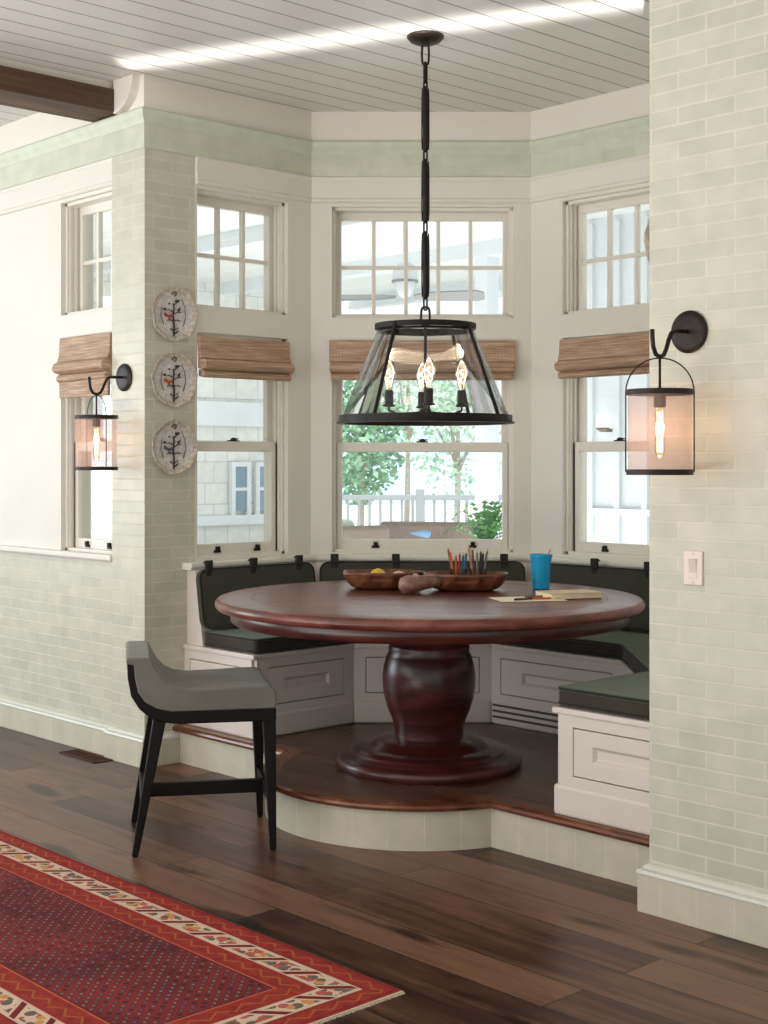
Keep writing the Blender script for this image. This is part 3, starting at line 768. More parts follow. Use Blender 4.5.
def bar(z0, z1):
    n = 12; ps = []; rs = []
    for i in range(n+1):
        t = i/n; ps.append((.003*math.sin(5*t), .002*math.cos(3*t), z0+(z1-z0)*t)); rs.append(.0155*(1-.4*abs(2*t-1)**10))
    m = MB(); m.tube(ps, rs, 10); b = m.build('chain_bar', 'black', pl, smooth=True)
    for a in (0, PI):          # side wires of the long bar link
        m = MB(); m.tube([(math.cos(a)*.014, math.sin(a)*.014, z0+.01), (math.cos(a)*.0165, math.sin(a)*.0165, z0+(z1-z0)*.2), (math.cos(a)*.016, math.sin(a)*.016, z0+(z1-z0)*.8), (math.cos(a)*.014, math.sin(a)*.014, z1-.01)], .003, 6); m.build('side_wire', 'black', b, smooth=True)
for z0, z1 in ((2.978, 3.28), (2.65, 2.945), (2.30, 2.612)): bar(z0, z1)
for z0, z1 in ((3.262, 3.31), (2.93, 2.995), (2.598, 2.665), (2.25, 2.315)): loop(z0, z1, .009, .0045, .6)
ZT, ZB, RT, RB = 2.178, 1.742, .222, .394
loop(ZT+.0, ZT+.085, .02, .0055, 0, 'hanging_loop')
def ringm(r0, r1, z0, z1, name):
    m = MB(); m.lathe([(r0, z0), (r1, z0), (r1, z1), (r0, z1), (r0, z0)], seg=72, cap=False); return autosmooth(m.build(name, 'black', pl), 40)
ringm(RT-.012, RT+.012, ZT-.018, ZT+.006, 'top_ring'); ringm(RT-.03, RT-.004, ZT-.03, ZT-.02, 'inner_ring')
ringm(RB-.018, RB+.006, ZB-.008, ZB+.022, 'bottom_ring'); ringm(RB-.016, RB+.016, ZB-.016, ZB-.008, 'bottom_flange')
m = MB(); m.lathe([(RB-.006, ZB+.01), (RT-.004, ZT-.01)], seg=72, cap=False); m.build('glass_shade', 'shadeglass', pl, smooth=True)
for dg in (-37, 55, 145, 235):
    a = math.radians(dg-90); ca, sa = math.cos(a), math.sin(a)
    m = MB(); m.tube([((RB+.0)*ca, (RB+.0)*sa, ZB), ((RT+.006)*ca, (RT+.006)*sa, ZT)], .0085, 6); m.build('rib', 'black', pl)
m = MB(); m.tube([(0, 0, ZT+.02), (0, 0, ZB+.055)], .007, 8); m.build('stem', 'black', pl)
m = MB(); 
for a in (0, PI/2): m.tube([(-RT*math.cos(a), -RT*math.sin(a), ZT-.006), (RT*math.cos(a), RT*math.sin(a), ZT-.006)], .005, 6)
m.build('cross_bar', 'black', pl)
autosmooth(MB().lathe([(.001, ZB+.02), (.02, ZB+.024), (.03, ZB+.04), (.02, ZB+.058), (.001, ZB+.062)], seg=20, cap=False).build('hub', 'black', pl))
for k in range(4):
    a = k*PI/2 + .06; ca, sa = math.cos(a), math.sin(a); r = .168
    m = MB(); m.tube([(0, 0, ZB+.04), (.06*ca, .06*sa, ZB+.032), (.13*ca, .13*sa, ZB+.028), (r*ca, r*sa, ZB+.045), (r*ca, r*sa, ZB+.07)], .006, 7); arm = m.build('candle_arm', 'black', pl, smooth=True)
    so = autosmooth(MB().lathe([(.001, ZB+.06), (.026, ZB+.062), (.03, ZB+.068), (.02, ZB+.074), (.02, ZB+.135), (.014, ZB+.14), (.001, ZB+.14)], (r*ca, r*sa, 0), 18, cap=False).build('socket', 'black', arm))
    z = ZB+.138
    m = MB(); m.lathe([(.012, z), (.014, z+.02), (.026, z+.05), (.031, z+.08), (.027, z+.11), (.015, z+.132), (.001, z+.14)], (r*ca, r*sa, 0), 18, cap=False); m.build('bulb', 'bulbglass', arm, smooth=True)
    m = MB(); m.tube([(r*ca+.009*math.cos(q*1.9), r*sa+.009*math.sin(q*1.9), z+.03+q*.011) for q in range(7)], .0022, 5); m.build('filament', 'pfilament', arm, smooth=True)

# wall lanterns --------------------------------------------------------------------------
def sconce(x, z, label, turn, first=True):
    r = empty('wall_lantern', label, 'wall lamp', (x, WV, z), 0, 'pair of bronze gauze wall lanterns')
    RY = Matrix.Rotation(PI/2, 4, 'X')
    autosmooth(MB().lathe([(.001, 0), (.07, 0), (.072, .008), (.066, .014), (.05, .017), (.02, .019), (.001, .019)], seg=40, m=RY, cap=False).build('backplate', 'bronze', r), 40)
    dz = -.092
    path = [(0, -.015, .0), (0, -.05, .0), (0, -.09, -.002), (0, -.108, -.012), (0, -.122, -.036), (0, -.134, -.064), (0, -.148, -.085), (0, -.17, dz), (0, -.192, -.085), (0, -.205, -.062), (0, -.21, -.03), (0, -.211, -.004)]
    m = MB(); m.tube(path, .0075, 9); m.build('hook_arm', 'bronze', r, smooth=True)
    lr = bpy.data.objects.new('lantern', None); COL.objects.link(lr); lr.parent = r; lr.location = (0, -.17, 0); lr.rotation_euler.z = turn
    R = .104; z1 = -.208; z0 = -.47
    for zz, nm in ((z1, 'top_ring'), (z0, 'bottom_ring')):
        m = MB(); m.lathe([(R-.006, zz-.009), (R+.005, zz-.009), (R+.005, zz+.009), (R-.006, zz+.009), (R-.006, zz-.009)], seg=48, cap=False); autosmooth(m.build(nm, 'bronze', lr), 40)
    m = MB(); m.lathe([(R-.001, z0+.006), (R-.001, z1-.006)], seg=48, cap=False); m.build('gauze_cylinder', 'gauze', lr, smooth=True)
    pts = [((R+.006)*math.cos(q*PI/20), 0, z1+.112*math.sin(q*PI/20)) for q in range(21)]
    m = MB(); m.tube([(R+.006, 0, z0)]+pts+[(-R-.006, 0, z0)], .0024, 7); m.build('bail', 'bronze', lr, smooth=True)
    m = MB(); m.tube([(0, 0, dz-.006), (0, 0, z1-.005)], .0045, 7); m.tube([(-R, 0, z1), (R, 0, z1)], .004, 6); m.lathe([(.004, z1+.016), (.012, z1+.008), (.014, z1-.002)], seg=14); m.build('stem', 'bronze', lr, smooth=True)
    m = MB(); m.lathe([(.001, z1-.002), (.02, z1-.004), (.02, z1-.05), (.001, z1-.052)], seg=18, cap=False); autosmooth(m.build('socket', 'bronze', lr))
    m = MB(); m.lathe([(.013, z1-.05), (.0165, z1-.07), (.0165, z1-.2), (.010, z1-.212), (.001, z1-.216)], seg=18, cap=False); m.build('bulb', 'bulbglass', lr, smooth=True)
    m = MB()
    for k in range(4):
        a = k*PI/2; m.tube([(.008*math.cos(a+q*.3), .008*math.sin(a+q*.3), z1-.065-q*.011) for q in range(13)], .0025, 5)
    m.build('filament', 'filament', lr, smooth=True)
    return r
sconce(-2.739, 1.985, 'bronze gauze wall lantern on right brick pier above the light switch', math.radians(47-8))
sconce(-6.211, 1.987, 'bronze gauze wall lantern on left brick pier beside the hanging plates', math.radians(174.6))

# decorative plates ------------------------------------------------------------------------
def plate(x, y, z, rz, label, birdmat, seed):
    r = empty('wall_plate', label, 'plate', (x, y, z), rz, 'ceramic plates hung on the brick piers')
    RX2 = Matrix.Rotation(PI/2, 4, 'X')              # disc axis -> -y (towards the room)
    rnd = random.Random(seed)
    ph = [rnd.uniform(0, 6) for _ in range(4)]
    wob = lambda a: 1+.018*math.sin(7*a+ph[0])+.014*math.sin(11*a+ph[1])+.012*math.sin(4*a+ph[2])
    m = MB(); m.lathe([(.001, .0), (.08, .002), (.11, .012), (.138, .024), (.141, .029), (.137, .031), (.124, .024), (.113, .018)], seg=60, m=RX2, cap=False, wob=wob); autosmooth(m.build('rim', 'plate', r), 50)
    m = MB(); m.lathe([(.001, .012), (.06, .012), (.113, .0165), (.116, .019)], seg=60, m=RX2, cap=False, wob=wob); m.build('well', 'platewhite', r, smooth=True)
    def strokes(name, mat, lines):
        m = MB()
        for pts, w in lines: m.tube([(p[0], -.0175-.02*max(0, math.hypot(*p)-.095)*8, p[1]) for p in pts], [w*(1-.4*i/len(pts)) for i in range(len(pts))], 5)
        return m.build(name, mat, r)
    strokes('branch_motif', 'ink', [([(0,-.115),(.004,-.06),(-.002,-.01),(.004,.03),(0,.055)], .0055), ([(0,-.035),(.02,-.03),(.045,-.034)], .003), ([(0,-.04),(-.025,-.028),(-.04,-.036)], .003), ([(.002,0),(.03,.012),(.05,.01)], .003), ([(.002,.008),(-.025,.02),(-.045,.018)], .003), ([(.03,.012),(.04,.035)], .004), ([(0,.045),(.02,.06)], .003), ([(-.02,-.075),(.0,-.085),(.03,-.07)], .003), ([(.01,-.1),(.03,-.085)], .004),
             ([(.06,-.06),(.075,-.01),(.07,.04),(.05,.08)], .002), ([(-.06,-.06),(-.078,-.01),(-.07,.04)], .002)])
    for lf in (([(.012,.07),(.022,.066),(.034,.072)], .008), ([(.03,.02),(.036,.03)], .007), ([(-.058,.02),(-.05,.026)], .007), ([(-.03,.05),(-.024,.054)], .005)): strokes('leaf_motif', 'ink', [lf])
    strokes('loop_motif', 'browngl', [([(-.01,.1),(.0,.116),(.014,.112),(.014,.098),(.004,.092)], .006)])
    strokes('bird_motif', birdmat, [([(-.055,.0),(-.04,-.01),(-.024,-.014),(-.008,-.006)], .009), ([(-.03,-.012),(-.026,-.024)], .006)])
    return r
for z, bm2, lb, sd in ((2.312, 'redglaze', 'round plate with red bird, topmost of three on left pier', 1), (1.975, 'orangeglaze', 'round plate with orange bird, middle of three on left pier', 2), (1.628, 'greyglaze', 'round plate with slate bird, lowest of three on left pier', 3)):
    plate(XL, 4.125, z, PI/2, lb, bm2, sd)
plate(XR, 4.112, 2.32, -PI/2, 'sliver of a plate peeking past the edge of right brick pier', 'redglaze', 4)

# light switch ------------------------------------------------------------------------------
sw = empty('light_switch', 'pale rocker light switch on right brick pier', 'light switch', (-2.723, WV, 1.193))
MB().box(-.0375, .0375, -.007, .002, -.058, .058).build('plate', 'switch', sw, bevel=.004)
MB().box(-.017, .017, -.0085, -.006, -.034, .034).build('surround', 'switch', sw, bevel=.001)
rk = MB(); rk.prism([(-.0075, -.031), (-.0075, .031), (-.0125, .031), (-.0095, 0)], -.0145, .0145, Matrix(((0,0,1,0),(1,0,0,0),(0,1,0,0),(0,0,0,1)))).build('rocker', 'rocker', sw)
for z in (-.048, .048): MB().lathe([(.0035, 0), (.0035, .002), (.001, .0025)], m=Matrix.Translation((0, -.0065, z)) @ Matrix.Rotation(PI/2, 4, 'X'), seg=12).build('screw', 'rocker', sw)

# floor register ------------------------------------------------------------------------------
rg = empty('floor_register', 'brown slotted floor register beside the left skirting', 'vent', (-6.46, 3.88, 0))
f = MB()
f.box(-.18, .18, -.055, -.045, 0, .005); f.box(-.18, .18, .045, .055, 0, .005); f.box(-.18, -.168, -.055, .055, 0, .005); f.box(.168, .18, -.055, .055, 0, .005); f.box(-.008, .008, -.05, .05, 0, .005); f.build('rim', 'register', rg)
f = MB()
for k in range(22):
    x = -.16+k*.0152; f.box(x, x+.006, -.046, .046, 0, .004)
f.build('grille', 'register', rg)
MB().box(-.168, .168, -.046, .046, 0, .0008).build('duct_opening', 'groove', rg)

# rug -------------------------------------------------------------------------------------------
RL, RW = 3.1, 1.02
rug = empty('runner_rug', 'red Persian runner rug with cream patterned border on wood floor', 'rug', (-2.95-RL/2, 2.822-RW/2, 0))
M['rug'] = rug_mat(RL, RW)
m = MB(); m.box(-RL/2, RL/2, -RW/2, RW/2, .0005, .009); m.build('pile', 'rug', rug, bevel=.003)
M['fringe'] = plain('cream_fringe', srgb(206,188,162), .9, noise=.1, nscale=90)
for sx in (-1, 1):
    m = MB(); rnd = random.Random(3)
    m.box(sx*RL/2, sx*(RL/2+.008), -RW/2, RW/2, .001, .007)
    for k in range(230):
        y = -RW/2+RW*(k+.5)/230; j = rnd.uniform(-.004, .004); l = rnd.uniform(.012, .017)
        m.tube([(sx*RL/2, y, .004), (sx*(RL/2+l), y+j, .002)], .0018, 4)
    f = m.build('fringe', 'fringe', rug)

# things on the table ------------------------------------------------------------------------------
TT = PLAT+TZ*.996+.0006
def tcam(px_x, d): return cam(px_x*.949, d*.949)
def cam(px_x, d):            # metres right of / ahead of the viewer's stance
    return (-.7314*d+.682*px_x, .682*d+.7314*px_x)
def tray(label, x, y, rz, lobes, stem, R):
    r = empty('wooden_tray', label, 'tray', (x, y, TT), rz, 'carved wooden trays')
    wob = (lambda a: 1+lobes[1]*math.cos(lobes[0]*a)) 
    m = MB(); m.lathe([(.001, 0), (R*.62, 0), (R*.78, .012), (R*.9, .036), (R*.985, .068), (R, .078), (R*.975, .083), (R*.94, .078), (R*.86, .045), (R*.72, .022), (R*.5, .015), (.001, .014)], seg=72, cap=False, wob=wob)
    for v in m.bm.verts: v.co.y *= .72
    autosmooth(m.build('dish', 'bowl', r), 60)
    if stem:
        m = MB(); m.tube([(stem[0]+(stem[2]-stem[0])*t, stem[1]+(stem[3]-stem[1])*t, .052-.016*t) for t in [0, .2, .4, .6, .8, .93, 1]], [.03, .031, .034, .04, .044, .038, .02], 14); m.build('stem_handle', 'bowlstem', r, smooth=True)
    return r
x, y = tcam(.405, 6.93); tray('wooden tray on table, the plain oval one holding the pencil glasses', x, y, AC, (1, 0), (-.135, -.085, -.31, -.18), .20)
x, y = tcam(-.01, 7.03); tray('lobed wooden tray on table with a yellow lemon inside', x, y, AC, (5, .06), None, .195)
def lump(name, label, cat, px, d, z, r, mat, sq=1.0, grp=None):
    x, y = tcam(px, d); m = MB(); m.lathe([(.001, -r*sq)]+[(r*math.cos(q)*1.0, r*sq*math.sin(q)) for q in [-1.2, -.8, -.4, 0, .4, .8, 1.2]]+[(.001, r*sq*1.08)], seg=18, cap=False)
    o = m.build(name, mat, loc=(x, y, z), smooth=True); return tag(o, label, cat, grp)
lump('lemon', 'yellow lemon in the lobed wooden tray', 'fruit', -.03, 7.0, TT+.062, .04, 'yellow', .85)
lump('pebble', 'pale pink pebble in lobed tray, near the lemon', 'pebble', .075, 7.02, TT+.06, .034, 'shell', .7)
lump('pebble', 'pale pebble in lobed tray, beside the oval tray', 'pebble', .145, 6.97, TT+.06, .03, 'shell', .7)
# glasses of pencils
M['tumblerglass'] = glass('tumbler_glass', (.95,.97,.97,1), .6, .08)
def pencil_glass(px, d, label, pens, tall):
    x, y = tcam(px, d); zb = TT+.016
    r = empty('pencil_glass', label, 'glass', (x, y, zb), AC, 'clear glasses of pencils')
    m = MB(); m.lathe([(.001, 0), (.036, 0), (.04, .004), (.043, .085), (.041, .085), (.037, .007), (.001, .006)], seg=28, cap=False); autosmooth(m.build('vessel', 'tumblerglass', r), 40)
    for k, (mat, dx, dy, ln, lb) in enumerate(pens):
        # each pencil leans from the foot of the glass to its lip
        bx, by = .62*dx, .62*dy
        b = Vector((bx, by, .009)); t = Vector((dx, dy, .085)); dr = (t-b).normalized(); e = b+dr*ln
        root = empty('pencil', lb, 'pencil', (x, y, zb), AC, 'pencils in the clear glasses')
        m = MB(); m.tube([b, e], .0056, 7); m.build('shaft', mat, root)
        m = MB(); m.tube([e, e+dr*.016], [.0054, .0014], 7); m.build('tip', 'wood_tip', root)
    return r
pencil_glass(.372, 6.97, 'clear glass of orange and blue pencils in the oval tray', [
    ('pencil_orange', -.03, -.012, .155, 'orange pencil leaning left in the glass of bright pencils'), ('pencil_orange', -.012, -.026, .135, 'short orange pencil at the front of the bright pencil glass'),
    ('pencil_red', .004, .01, .14, 'red pencil in the middle of the bright pencil glass'), ('pencil_blue', .026, -.012, .148, 'blue pencil leaning right in the bright pencil glass'),
    ('pencil_teal', .018, .018, .135, 'teal pencil at the back of the bright pencil glass'), ('pencil_brown', -.034, .01, .165, 'brown pencil leaning farthest left in the bright pencil glass')], .1)
pencil_glass(.468, 6.98, 'clear glass of grey and black pencils, right of the bright pencils', [
    ('pencil_tan', -.03, -.014, .175, 'tan pencil leaning left in the glass of dark pencils'), ('pencil_brown', -.018, .012, .16, 'brown pencil at the back of the dark pencil glass'),
    ('pencil_grey', -.004, -.02, .15, 'grey pencil at the front of the dark pencil glass'), ('pencil_black', .018, -.012, .145, 'black pencil leaning right in the dark pencil glass'),
    ('pencil_grey', .032, .006, .155, 'grey pencil leaning farthest right in the dark pencil glass'), ('pencil_black', .012, .022, .15, 'black pencil at the back of the dark pencil glass')], .1)
# turquoise tumbler
x, y = tcam(.785, 7.0)
cu = empty('tumbler', 'turquoise plastic tumbler with fluted sides on table', 'cup', (x, y, TT))
m = MB(); m.lathe([(.001, .0), (.036, .0), (.04, .004), (.043, .06), (.047, .12), (.053, .163), (.0505, .164), (.044, .12), (.040, .06), (.037, .008), (.001, .007)], seg=48, cap=False, wob=lambda a: 1+.016*math.cos(12*a)); autosmooth(m.build('cup_body', 'cup', cu), 40)
m = MB(); m.lathe([(.0505, .155), (.0545, .155), (.0545, .165), (.0505, .165), (.0505, .155)], seg=40, cap=False); autosmooth(m.build('lip', 'cup', cu))
m = MB(); m.tube([(-.02*.68, -.02*.73, .01), (.03*.68, .03*.73, .15), (.045*.68, .045*.73, .188)], .0035, 8)
tag(m.build('drinking_straw', 'straw', loc=(x, y, TT), smooth=True), 'pink straw standing in the turquoise tumbler', 'straw')
# papers and booklet in front of it
def sheet(px, d, w, h, rot, z, mat, name, label, cat, th=.0012):
    x, y = tcam(px, d); m = MB(); m.box(-w/2, w/2, -h/2, h/2, 0, th)
    return tag(m.build(name, mat, loc=(x, y, TT+z), rotz=AC+rot, bevel=.0004 if th < .003 else .001), label, cat)
sheet(.665, 6.47, .30, .21, .2, .0005, 'paper', 'paper_sheet', 'cream drawing paper on table in front of turquoise tumbler', 'paper')
x, y = tcam(.865, 6.56)
bkk = empty('booklet', 'tan colouring booklet lying at the right on the papers', 'book', (x, y, TT+.002), AC+.33)
MB().box(-.125, .125, -.085, .085, 0, .002).build('cover', 'booklet', bkk); MB().box(-.122, .12, -.082, .082, .002, .022).build('pages', 'pagedge', bkk); MB().box(-.125, .125, -.085, .085, .022, .024).build('cover', 'booklet', bkk)
for (px, d, rot, mat, lb) in ((.66, 6.42, .5, 'pencil_black', 'black pencil lying across the cream drawing paper'), (.735, 6.44, .15, 'pencil_orange', 'orange pencil lying on the cream drawing paper'), (.73, 6.53, -.05, 'pencil_brown', 'brown pencil lying on paper next to booklet')):
    x, y = tcam(px, d); r = empty('pencil', lb, 'pencil', (x, y, TT+.0068), AC+rot, 'loose pencils on the papers')
    MB().tube([(-.07, 0, 0), (.06, 0, 0)], .0048, 6).build('shaft', mat, r); MB().tube([(.06, 0, 0), (.077, 0, 0)], [.0046, .001], 6).build('tip', 'wood_tip', r)

# ------------------------------------------------------------------ the porch and garden outside
M['deck'] = plain('porch_deck', srgb(206,204,198), .7, noise=.05)
M['ground'] = plain('pale_ground', srgb(222,226,222), .9, noise=.06, nscale=.4)
M['exwhite'] = plain('exterior_white', srgb(228,233,238), .6, noise=.02, nscale=3)
M['porchceil'] = planks('porch_ceiling', [srgb(230,232,230), srgb(234,236,234), srgb(238,240,238)], 'x', .16, 40, .004, grain=(.6, 3), rough=.6, gapcol=srgb(205,207,205), offs=0, knots=False)
M['shingle'] = tile('white_shingles', srgb(236,238,237), srgb(226,228,228), srgb(200,204,206), .34, .26, .007, offset=.4, rough=.6)
M['wicker'] = fabric('grey_wicker', srgb(122,108,99), 120, .3)
M['palecush'] = fabric('pale_green_cushion', srgb(196,212,196), 200, .08)
M['bluecush'] = fabric('blue_striped_cushion', srgb(120,160,200), 200, .1)
M['greencush'] = fabric('sage_cushion', srgb(126,158,130), 200, .12)
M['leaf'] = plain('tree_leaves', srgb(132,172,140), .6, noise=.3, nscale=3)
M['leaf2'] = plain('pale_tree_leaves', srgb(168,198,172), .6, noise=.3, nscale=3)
M['fern'] = plain('fern_fronds', srgb(92,150,74), .6, noise=.25, nscale=8)
M['bark'] = plain('bark', srgb(170,162,150), .9, noise=.2)
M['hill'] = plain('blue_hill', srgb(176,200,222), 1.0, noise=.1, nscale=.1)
M['fangrey'] = plain('fan_blade', srgb(150,150,150), .5)
M['bluepane'] = plain('dark_blue_glass', srgb(130,156,174), .15)
M['canvas'] = plain('blue_canvas', srgb(84,128,190), .8)
m = MB(); m.box(-40, 12, 6.3, 60, -.12, -.06); m.build('ground_garden', 'ground', kind='structure')
m = MB(); m.prism([(-15, 6.3), (-4, 6.3), (-4, 14), (-12.2, 16), (-16, 12)], -.06, 0); m.build('floor_porch', 'deck', kind='structure')
m = MB(); m.prism([(-14.2, 6.45), (-3.5, 6.45), (-3.5, 12.5), (-11, 15.5), (-14.2, 12)], 3.75, 3.85); m.build('ceiling_porch', 'porchceil', kind='structure')
m = MB(); 
for v in (8.0, 10.2, 12.4): m.box(-14, -3.6, v, v+.16, 3.6, 3.75)
m.build('trim_porch_joists', 'exwhite', kind='structure')
# shingled wing seen through the left windows
m = MB(); m.box(-14.25, -14, 4.2, 11.75, -.06, 5.2); m.build('wall_shingled_wing', 'shingle', kind='structure')
m = MB(); m.box(-13.99, -13.93, 4.2, 11.8, .78, .9); m.box(-13.99, -13.93, 4.2, 11.8, 2.0, 2.3); m.build('trim_wing_bands', 'exwhite', kind='structure')
wx = MB()
for (v0, v1) in ((10.48, 10.66), (10.86, 10.96)): wx.box(-13.99, -13.95, v0, v1, .95, 1.5)
w5 = wx.build('window_5', 'bluepane', kind='structure')
for (v0, v1) in ((10.48, 10.66), (10.86, 10.96)):
    fm = MB()
    for q in ((v0-.06, v0, .9, 1.56), (v1, v1+.06, .9, 1.56), (v0, v1, 1.5, 1.56), (v0, v1, 1.2, 1.24)): fm.box(-13.99, -13.93, *q)
    fm.build('window_frame', 'exwhite', w5)
# board-and-batten wall seen through the right window
m = MB(); m.box(-8.95, -3.5, 10, 10.2, -.06, 4.0); m.build('wall_batten', 'exwhite', kind='structure')
m = MB()
for k in range(18): m.box(-8.9+k*.3, -8.84+k*.3, 9.965, 10, .0, 3.7)
m.box(-8.95, -3.5, 9.96, 10, 1.08, 1.14); m.build('trim_battens', 'exwhite', kind='structure')
el = empty('porch_wall_lamp', 'white glass wall lamp on battened wall outside the right window', 'lamp', (-7.74, 9.965, 1.8))
M['lampglow'] = emis('lit_shade', (1,.97,.92,1), 1.6)
autosmooth(MB().lathe([(.05, .06), (.058, .06), (.05, .17), (.042, .17)], (0, -.1, 0), 20).build('lamp_shade', 'lampglow', el))
m = MB(); m.box(-.03, .03, -.1, 0, .02, .05); m.lathe([(.02, .02), (.06, .045), (.06, .06)], (0, -.1, 0), 18); m.build('bracket', 'wicker', el)
# column, railing
co = empty('porch_column', 'white square porch column outside the middle window', 'column', (-9.54, 10.30, 0))
MB().box(-.085, .085, -.085, .085, 0, 3.75).build('shaft', 'exwhite', co, bevel=.006); MB().box(-.12, .12, -.12, .12, 0, .16).build('base', 'exwhite', co, bevel=.006)
rx, ry = cam(0, 19.5)
ra = empty('porch_railing', 'white balustrade at the far edge of the porch', 'railing', (rx, ry, 0), AC)
for z0, z1, nm in ((1.03, 1.1, 'top_rail'), (.12, .18, 'bottom_rail')): MB().box(-1.6, 2.6, -.05, .05, z0, z1).build(nm, 'exwhite', ra, bevel=.008)
for k in range(28): MB().box(-1.55+k*.15-.02, -1.55+k*.15+.02, -.02, .02, .17, 1.04).build('baluster', 'exwhite', ra)
for xx in (-1.6, .5, 2.6): MB().box(xx-.06, xx+.06, -.06, .06, 0, 1.18).build('newel_post', 'exwhite', ra, bevel=.006)
# ceiling fan
fx, fy = cam(.18, 12)
fn = empty('ceiling_fan', 'grey bladed ceiling fan on the porch seen through middle transom', 'fan', (fx, fy, 0), AC)
autosmooth(MB().lathe([(.03, 3.75), (.06, 3.748), (.05, 3.7), (.018, 3.68), (.018, 3.27), (.07, 3.25), (.1, 3.2), (.11, 3.13), (.09, 3.04), (.05, 2.98), (.001, 2.95)], seg=28, cap=False).build('motor', 'exwhite', fn))
m = MB(); m.lathe([(.105, 3.09), (.115, 3.09), (.115, 3.11), (.105, 3.11), (.105, 3.09)], seg=28, cap=False); m.build('motor_band', 'fangrey', fn)
for k, dg in enumerate((-8, 172)):
    mtx = Matrix.Rotation(math.radians(dg), 4, 'Z') @ Matrix.Rotation(math.radians(-20), 4, 'X')
    m = MB(); m.prism([(.08, -.03), (.2, -.075), (.62, -.095), (.68, -.06), (.68, .06), (.62, .095), (.2, .075), (.08, .03)], -.006, .006, Matrix.Translation((0, 0, 2.97)) @ mtx); m.build('blade', 'fangrey', fn)
# porch seating
def sofa(px, d, w, rz, label, cushmat, name='porch_sofa'):
    x, y = cam(px, d); r = empty(name, label, 'sofa', (x, y, 0), AC+rz, 'wicker porch seats')
    MB().box(-w/2, w/2, -.4, .4, .0, .36).build('seat_base', 'wicker', r, bevel=.05, seg=3)
    m = MB(); m.prism([(-.44, .05), (-.34, .05), (-.3, .85), (-.36, .93), (-.44, .9)], -w/2, w/2, Matrix(((0,0,1,0),(1,0,0,0),(0,1,0,0),(0,0,0,1)))); m.build('backrest', 'wicker', r, bevel=.03, seg=3)
    for sx in (-1, 1): MB().box(sx*w/2-.06, sx*w/2+.06, -.42, .4, .05, .64).build('arm', 'wicker', r, bevel=.04, seg=3)
    MB().box(-w/2+.07, w/2-.07, -.3, .38, .36, .5).build('seat_cushion', cushmat, r, bevel=.04, seg=3)
    return r
sofa(-.5, 14.2, .8, .5, 'wicker porch armchair with pale cushion, outside middle window at left', 'palecush', 'porch_armchair')
sofa(.62, 15.2, 1.15, -.25, 'wider wicker porch sofa right of the armchair outside middle window', 'greencush')
def pillow(px, d, z, w, rz, mat, label):
    x, y = cam(px, d); m = MB(); m.box(-w/2, w/2, -.06, .06, -w*.4, w*.4)
    o = m.build('throw_pillow', mat, loc=(x, y, z), rotz=AC+rz, bevel=.055, seg=4); o.rotation_euler.x = .25
    return tag(o, label, 'pillow', 'pillows on the porch seats')
pillow(.78, 15.0, .72, .45, -.2, 'greencush', 'sage green pillow on the porch sofa'); pillow(.35, 14.9, .70, .4, -.3, 'bluecush', 'pale blue pillow on the porch sofa'); pillow(-.52, 14.1, .8, .45, .5, 'palecush', 'pale pillow on the porch armchair')
# fern on a stand
x, y = cam(.80, 11); fe = empty('potted_fern', 'bright green fern on a stand outside the middle window', 'plant', (x, y, 0))
autosmooth(MB().lathe([(.001, 0), (.14, 0), (.13, .03), (.04, .06), (.035, .55), (.14, .6), (.15, .62), (.001, .62)], seg=24, cap=False).build('plant_stand', 'exwhite', fe))
autosmooth(MB().lathe([(.001, .62), (.1, .62), (.15, .85), (.16, .86), (.14, .86), (.001, .83)], seg=24, cap=False).build('pot', 'wicker', fe))
m = MB(); rnd = random.Random(5)
for k in range(46):
    a = rnd.uniform(0, 2*PI); L = rnd.uniform(.22, .36); up = rnd.uniform(.15, .42)
    pts = [(math.cos(a)*L*t, math.sin(a)*L*t, .86+up*math.sin(t*2.3)) for t in [0, .2, .4, .6, .8, 1]]
    for i in range(5):
        p0, p1 = Vector(pts[i]), Vector(pts[i+1]); w = .045*(1-i/6); n = Vector((-math.sin(a), math.cos(a), 0))
        for q in (0, .5):
            c = p0.lerp(p1, q)
            for sgn in (-1, 1):
                v = m.pts([c, c+n*sgn*w+(p1-p0)*.35+Vector((0, 0, -.008)), c+(p1-p0)*.45]); m.face(v)
m.build('fronds', 'fern', fe)
# trees
def tree(px, d, z0, rx_, rz_, label, mat, n, seed, trunk=True):
    x, y = cam(px, d); r = empty('garden_tree', label, 'tree', (x, y, -.06), 0, 'trees beyond the porch')
    rnd = random.Random(seed); m = MB()
    for k in range(n):
        while True:
            p = Vector((rnd.uniform(-1, 1), rnd.uniform(-1, 1), rnd.uniform(-1, 1)))
            if p.length < 1 and rnd.random() < .35+.65*p.length: break
        clump = rnd.choice([.8, 1.0, 1.1])
        c = Vector((p.x*rx_, p.y*rx_, z0+p.z*rz_))*1.0
        u = Vector((rnd.uniform(-1,1), rnd.uniform(-1,1), rnd.uniform(-1,1))).normalized(); w = u.orthogonal().normalized(); s = rnd.uniform(.05, .11)
        v = m.pts([c-u*s, c+w*s*.5, c+u*s, c-w*s*.5]); m.face(v)
    m.build('foliage', mat, r)
    m = MB(); m.tube([(0, 0, 0), (.05, 0, z0*.5), (0, .05, z0), (.03, 0, z0+rz_*.6)], [.07, .06, .045, .02], 8)
    for k in range(5):
        a = k*1.3; m.tube([(0, 0, z0*.6+.1*k), (math.cos(a)*rx_*.5, math.sin(a)*rx_*.5, z0+.12*k)], [.05, .015], 6)
    m.build('trunk', 'bark', r, smooth=True)
    return r
tree(-.45, 26, 2.1, .85, 1.3, 'dense green tree outside the middle window, left of railing centre', 'leaf', 1700, 1)
tree(1.55, 30, 2.2, 1.1, 1.5, 'sparse pale tree outside middle window beside the porch column', 'leaf2', 650, 2)
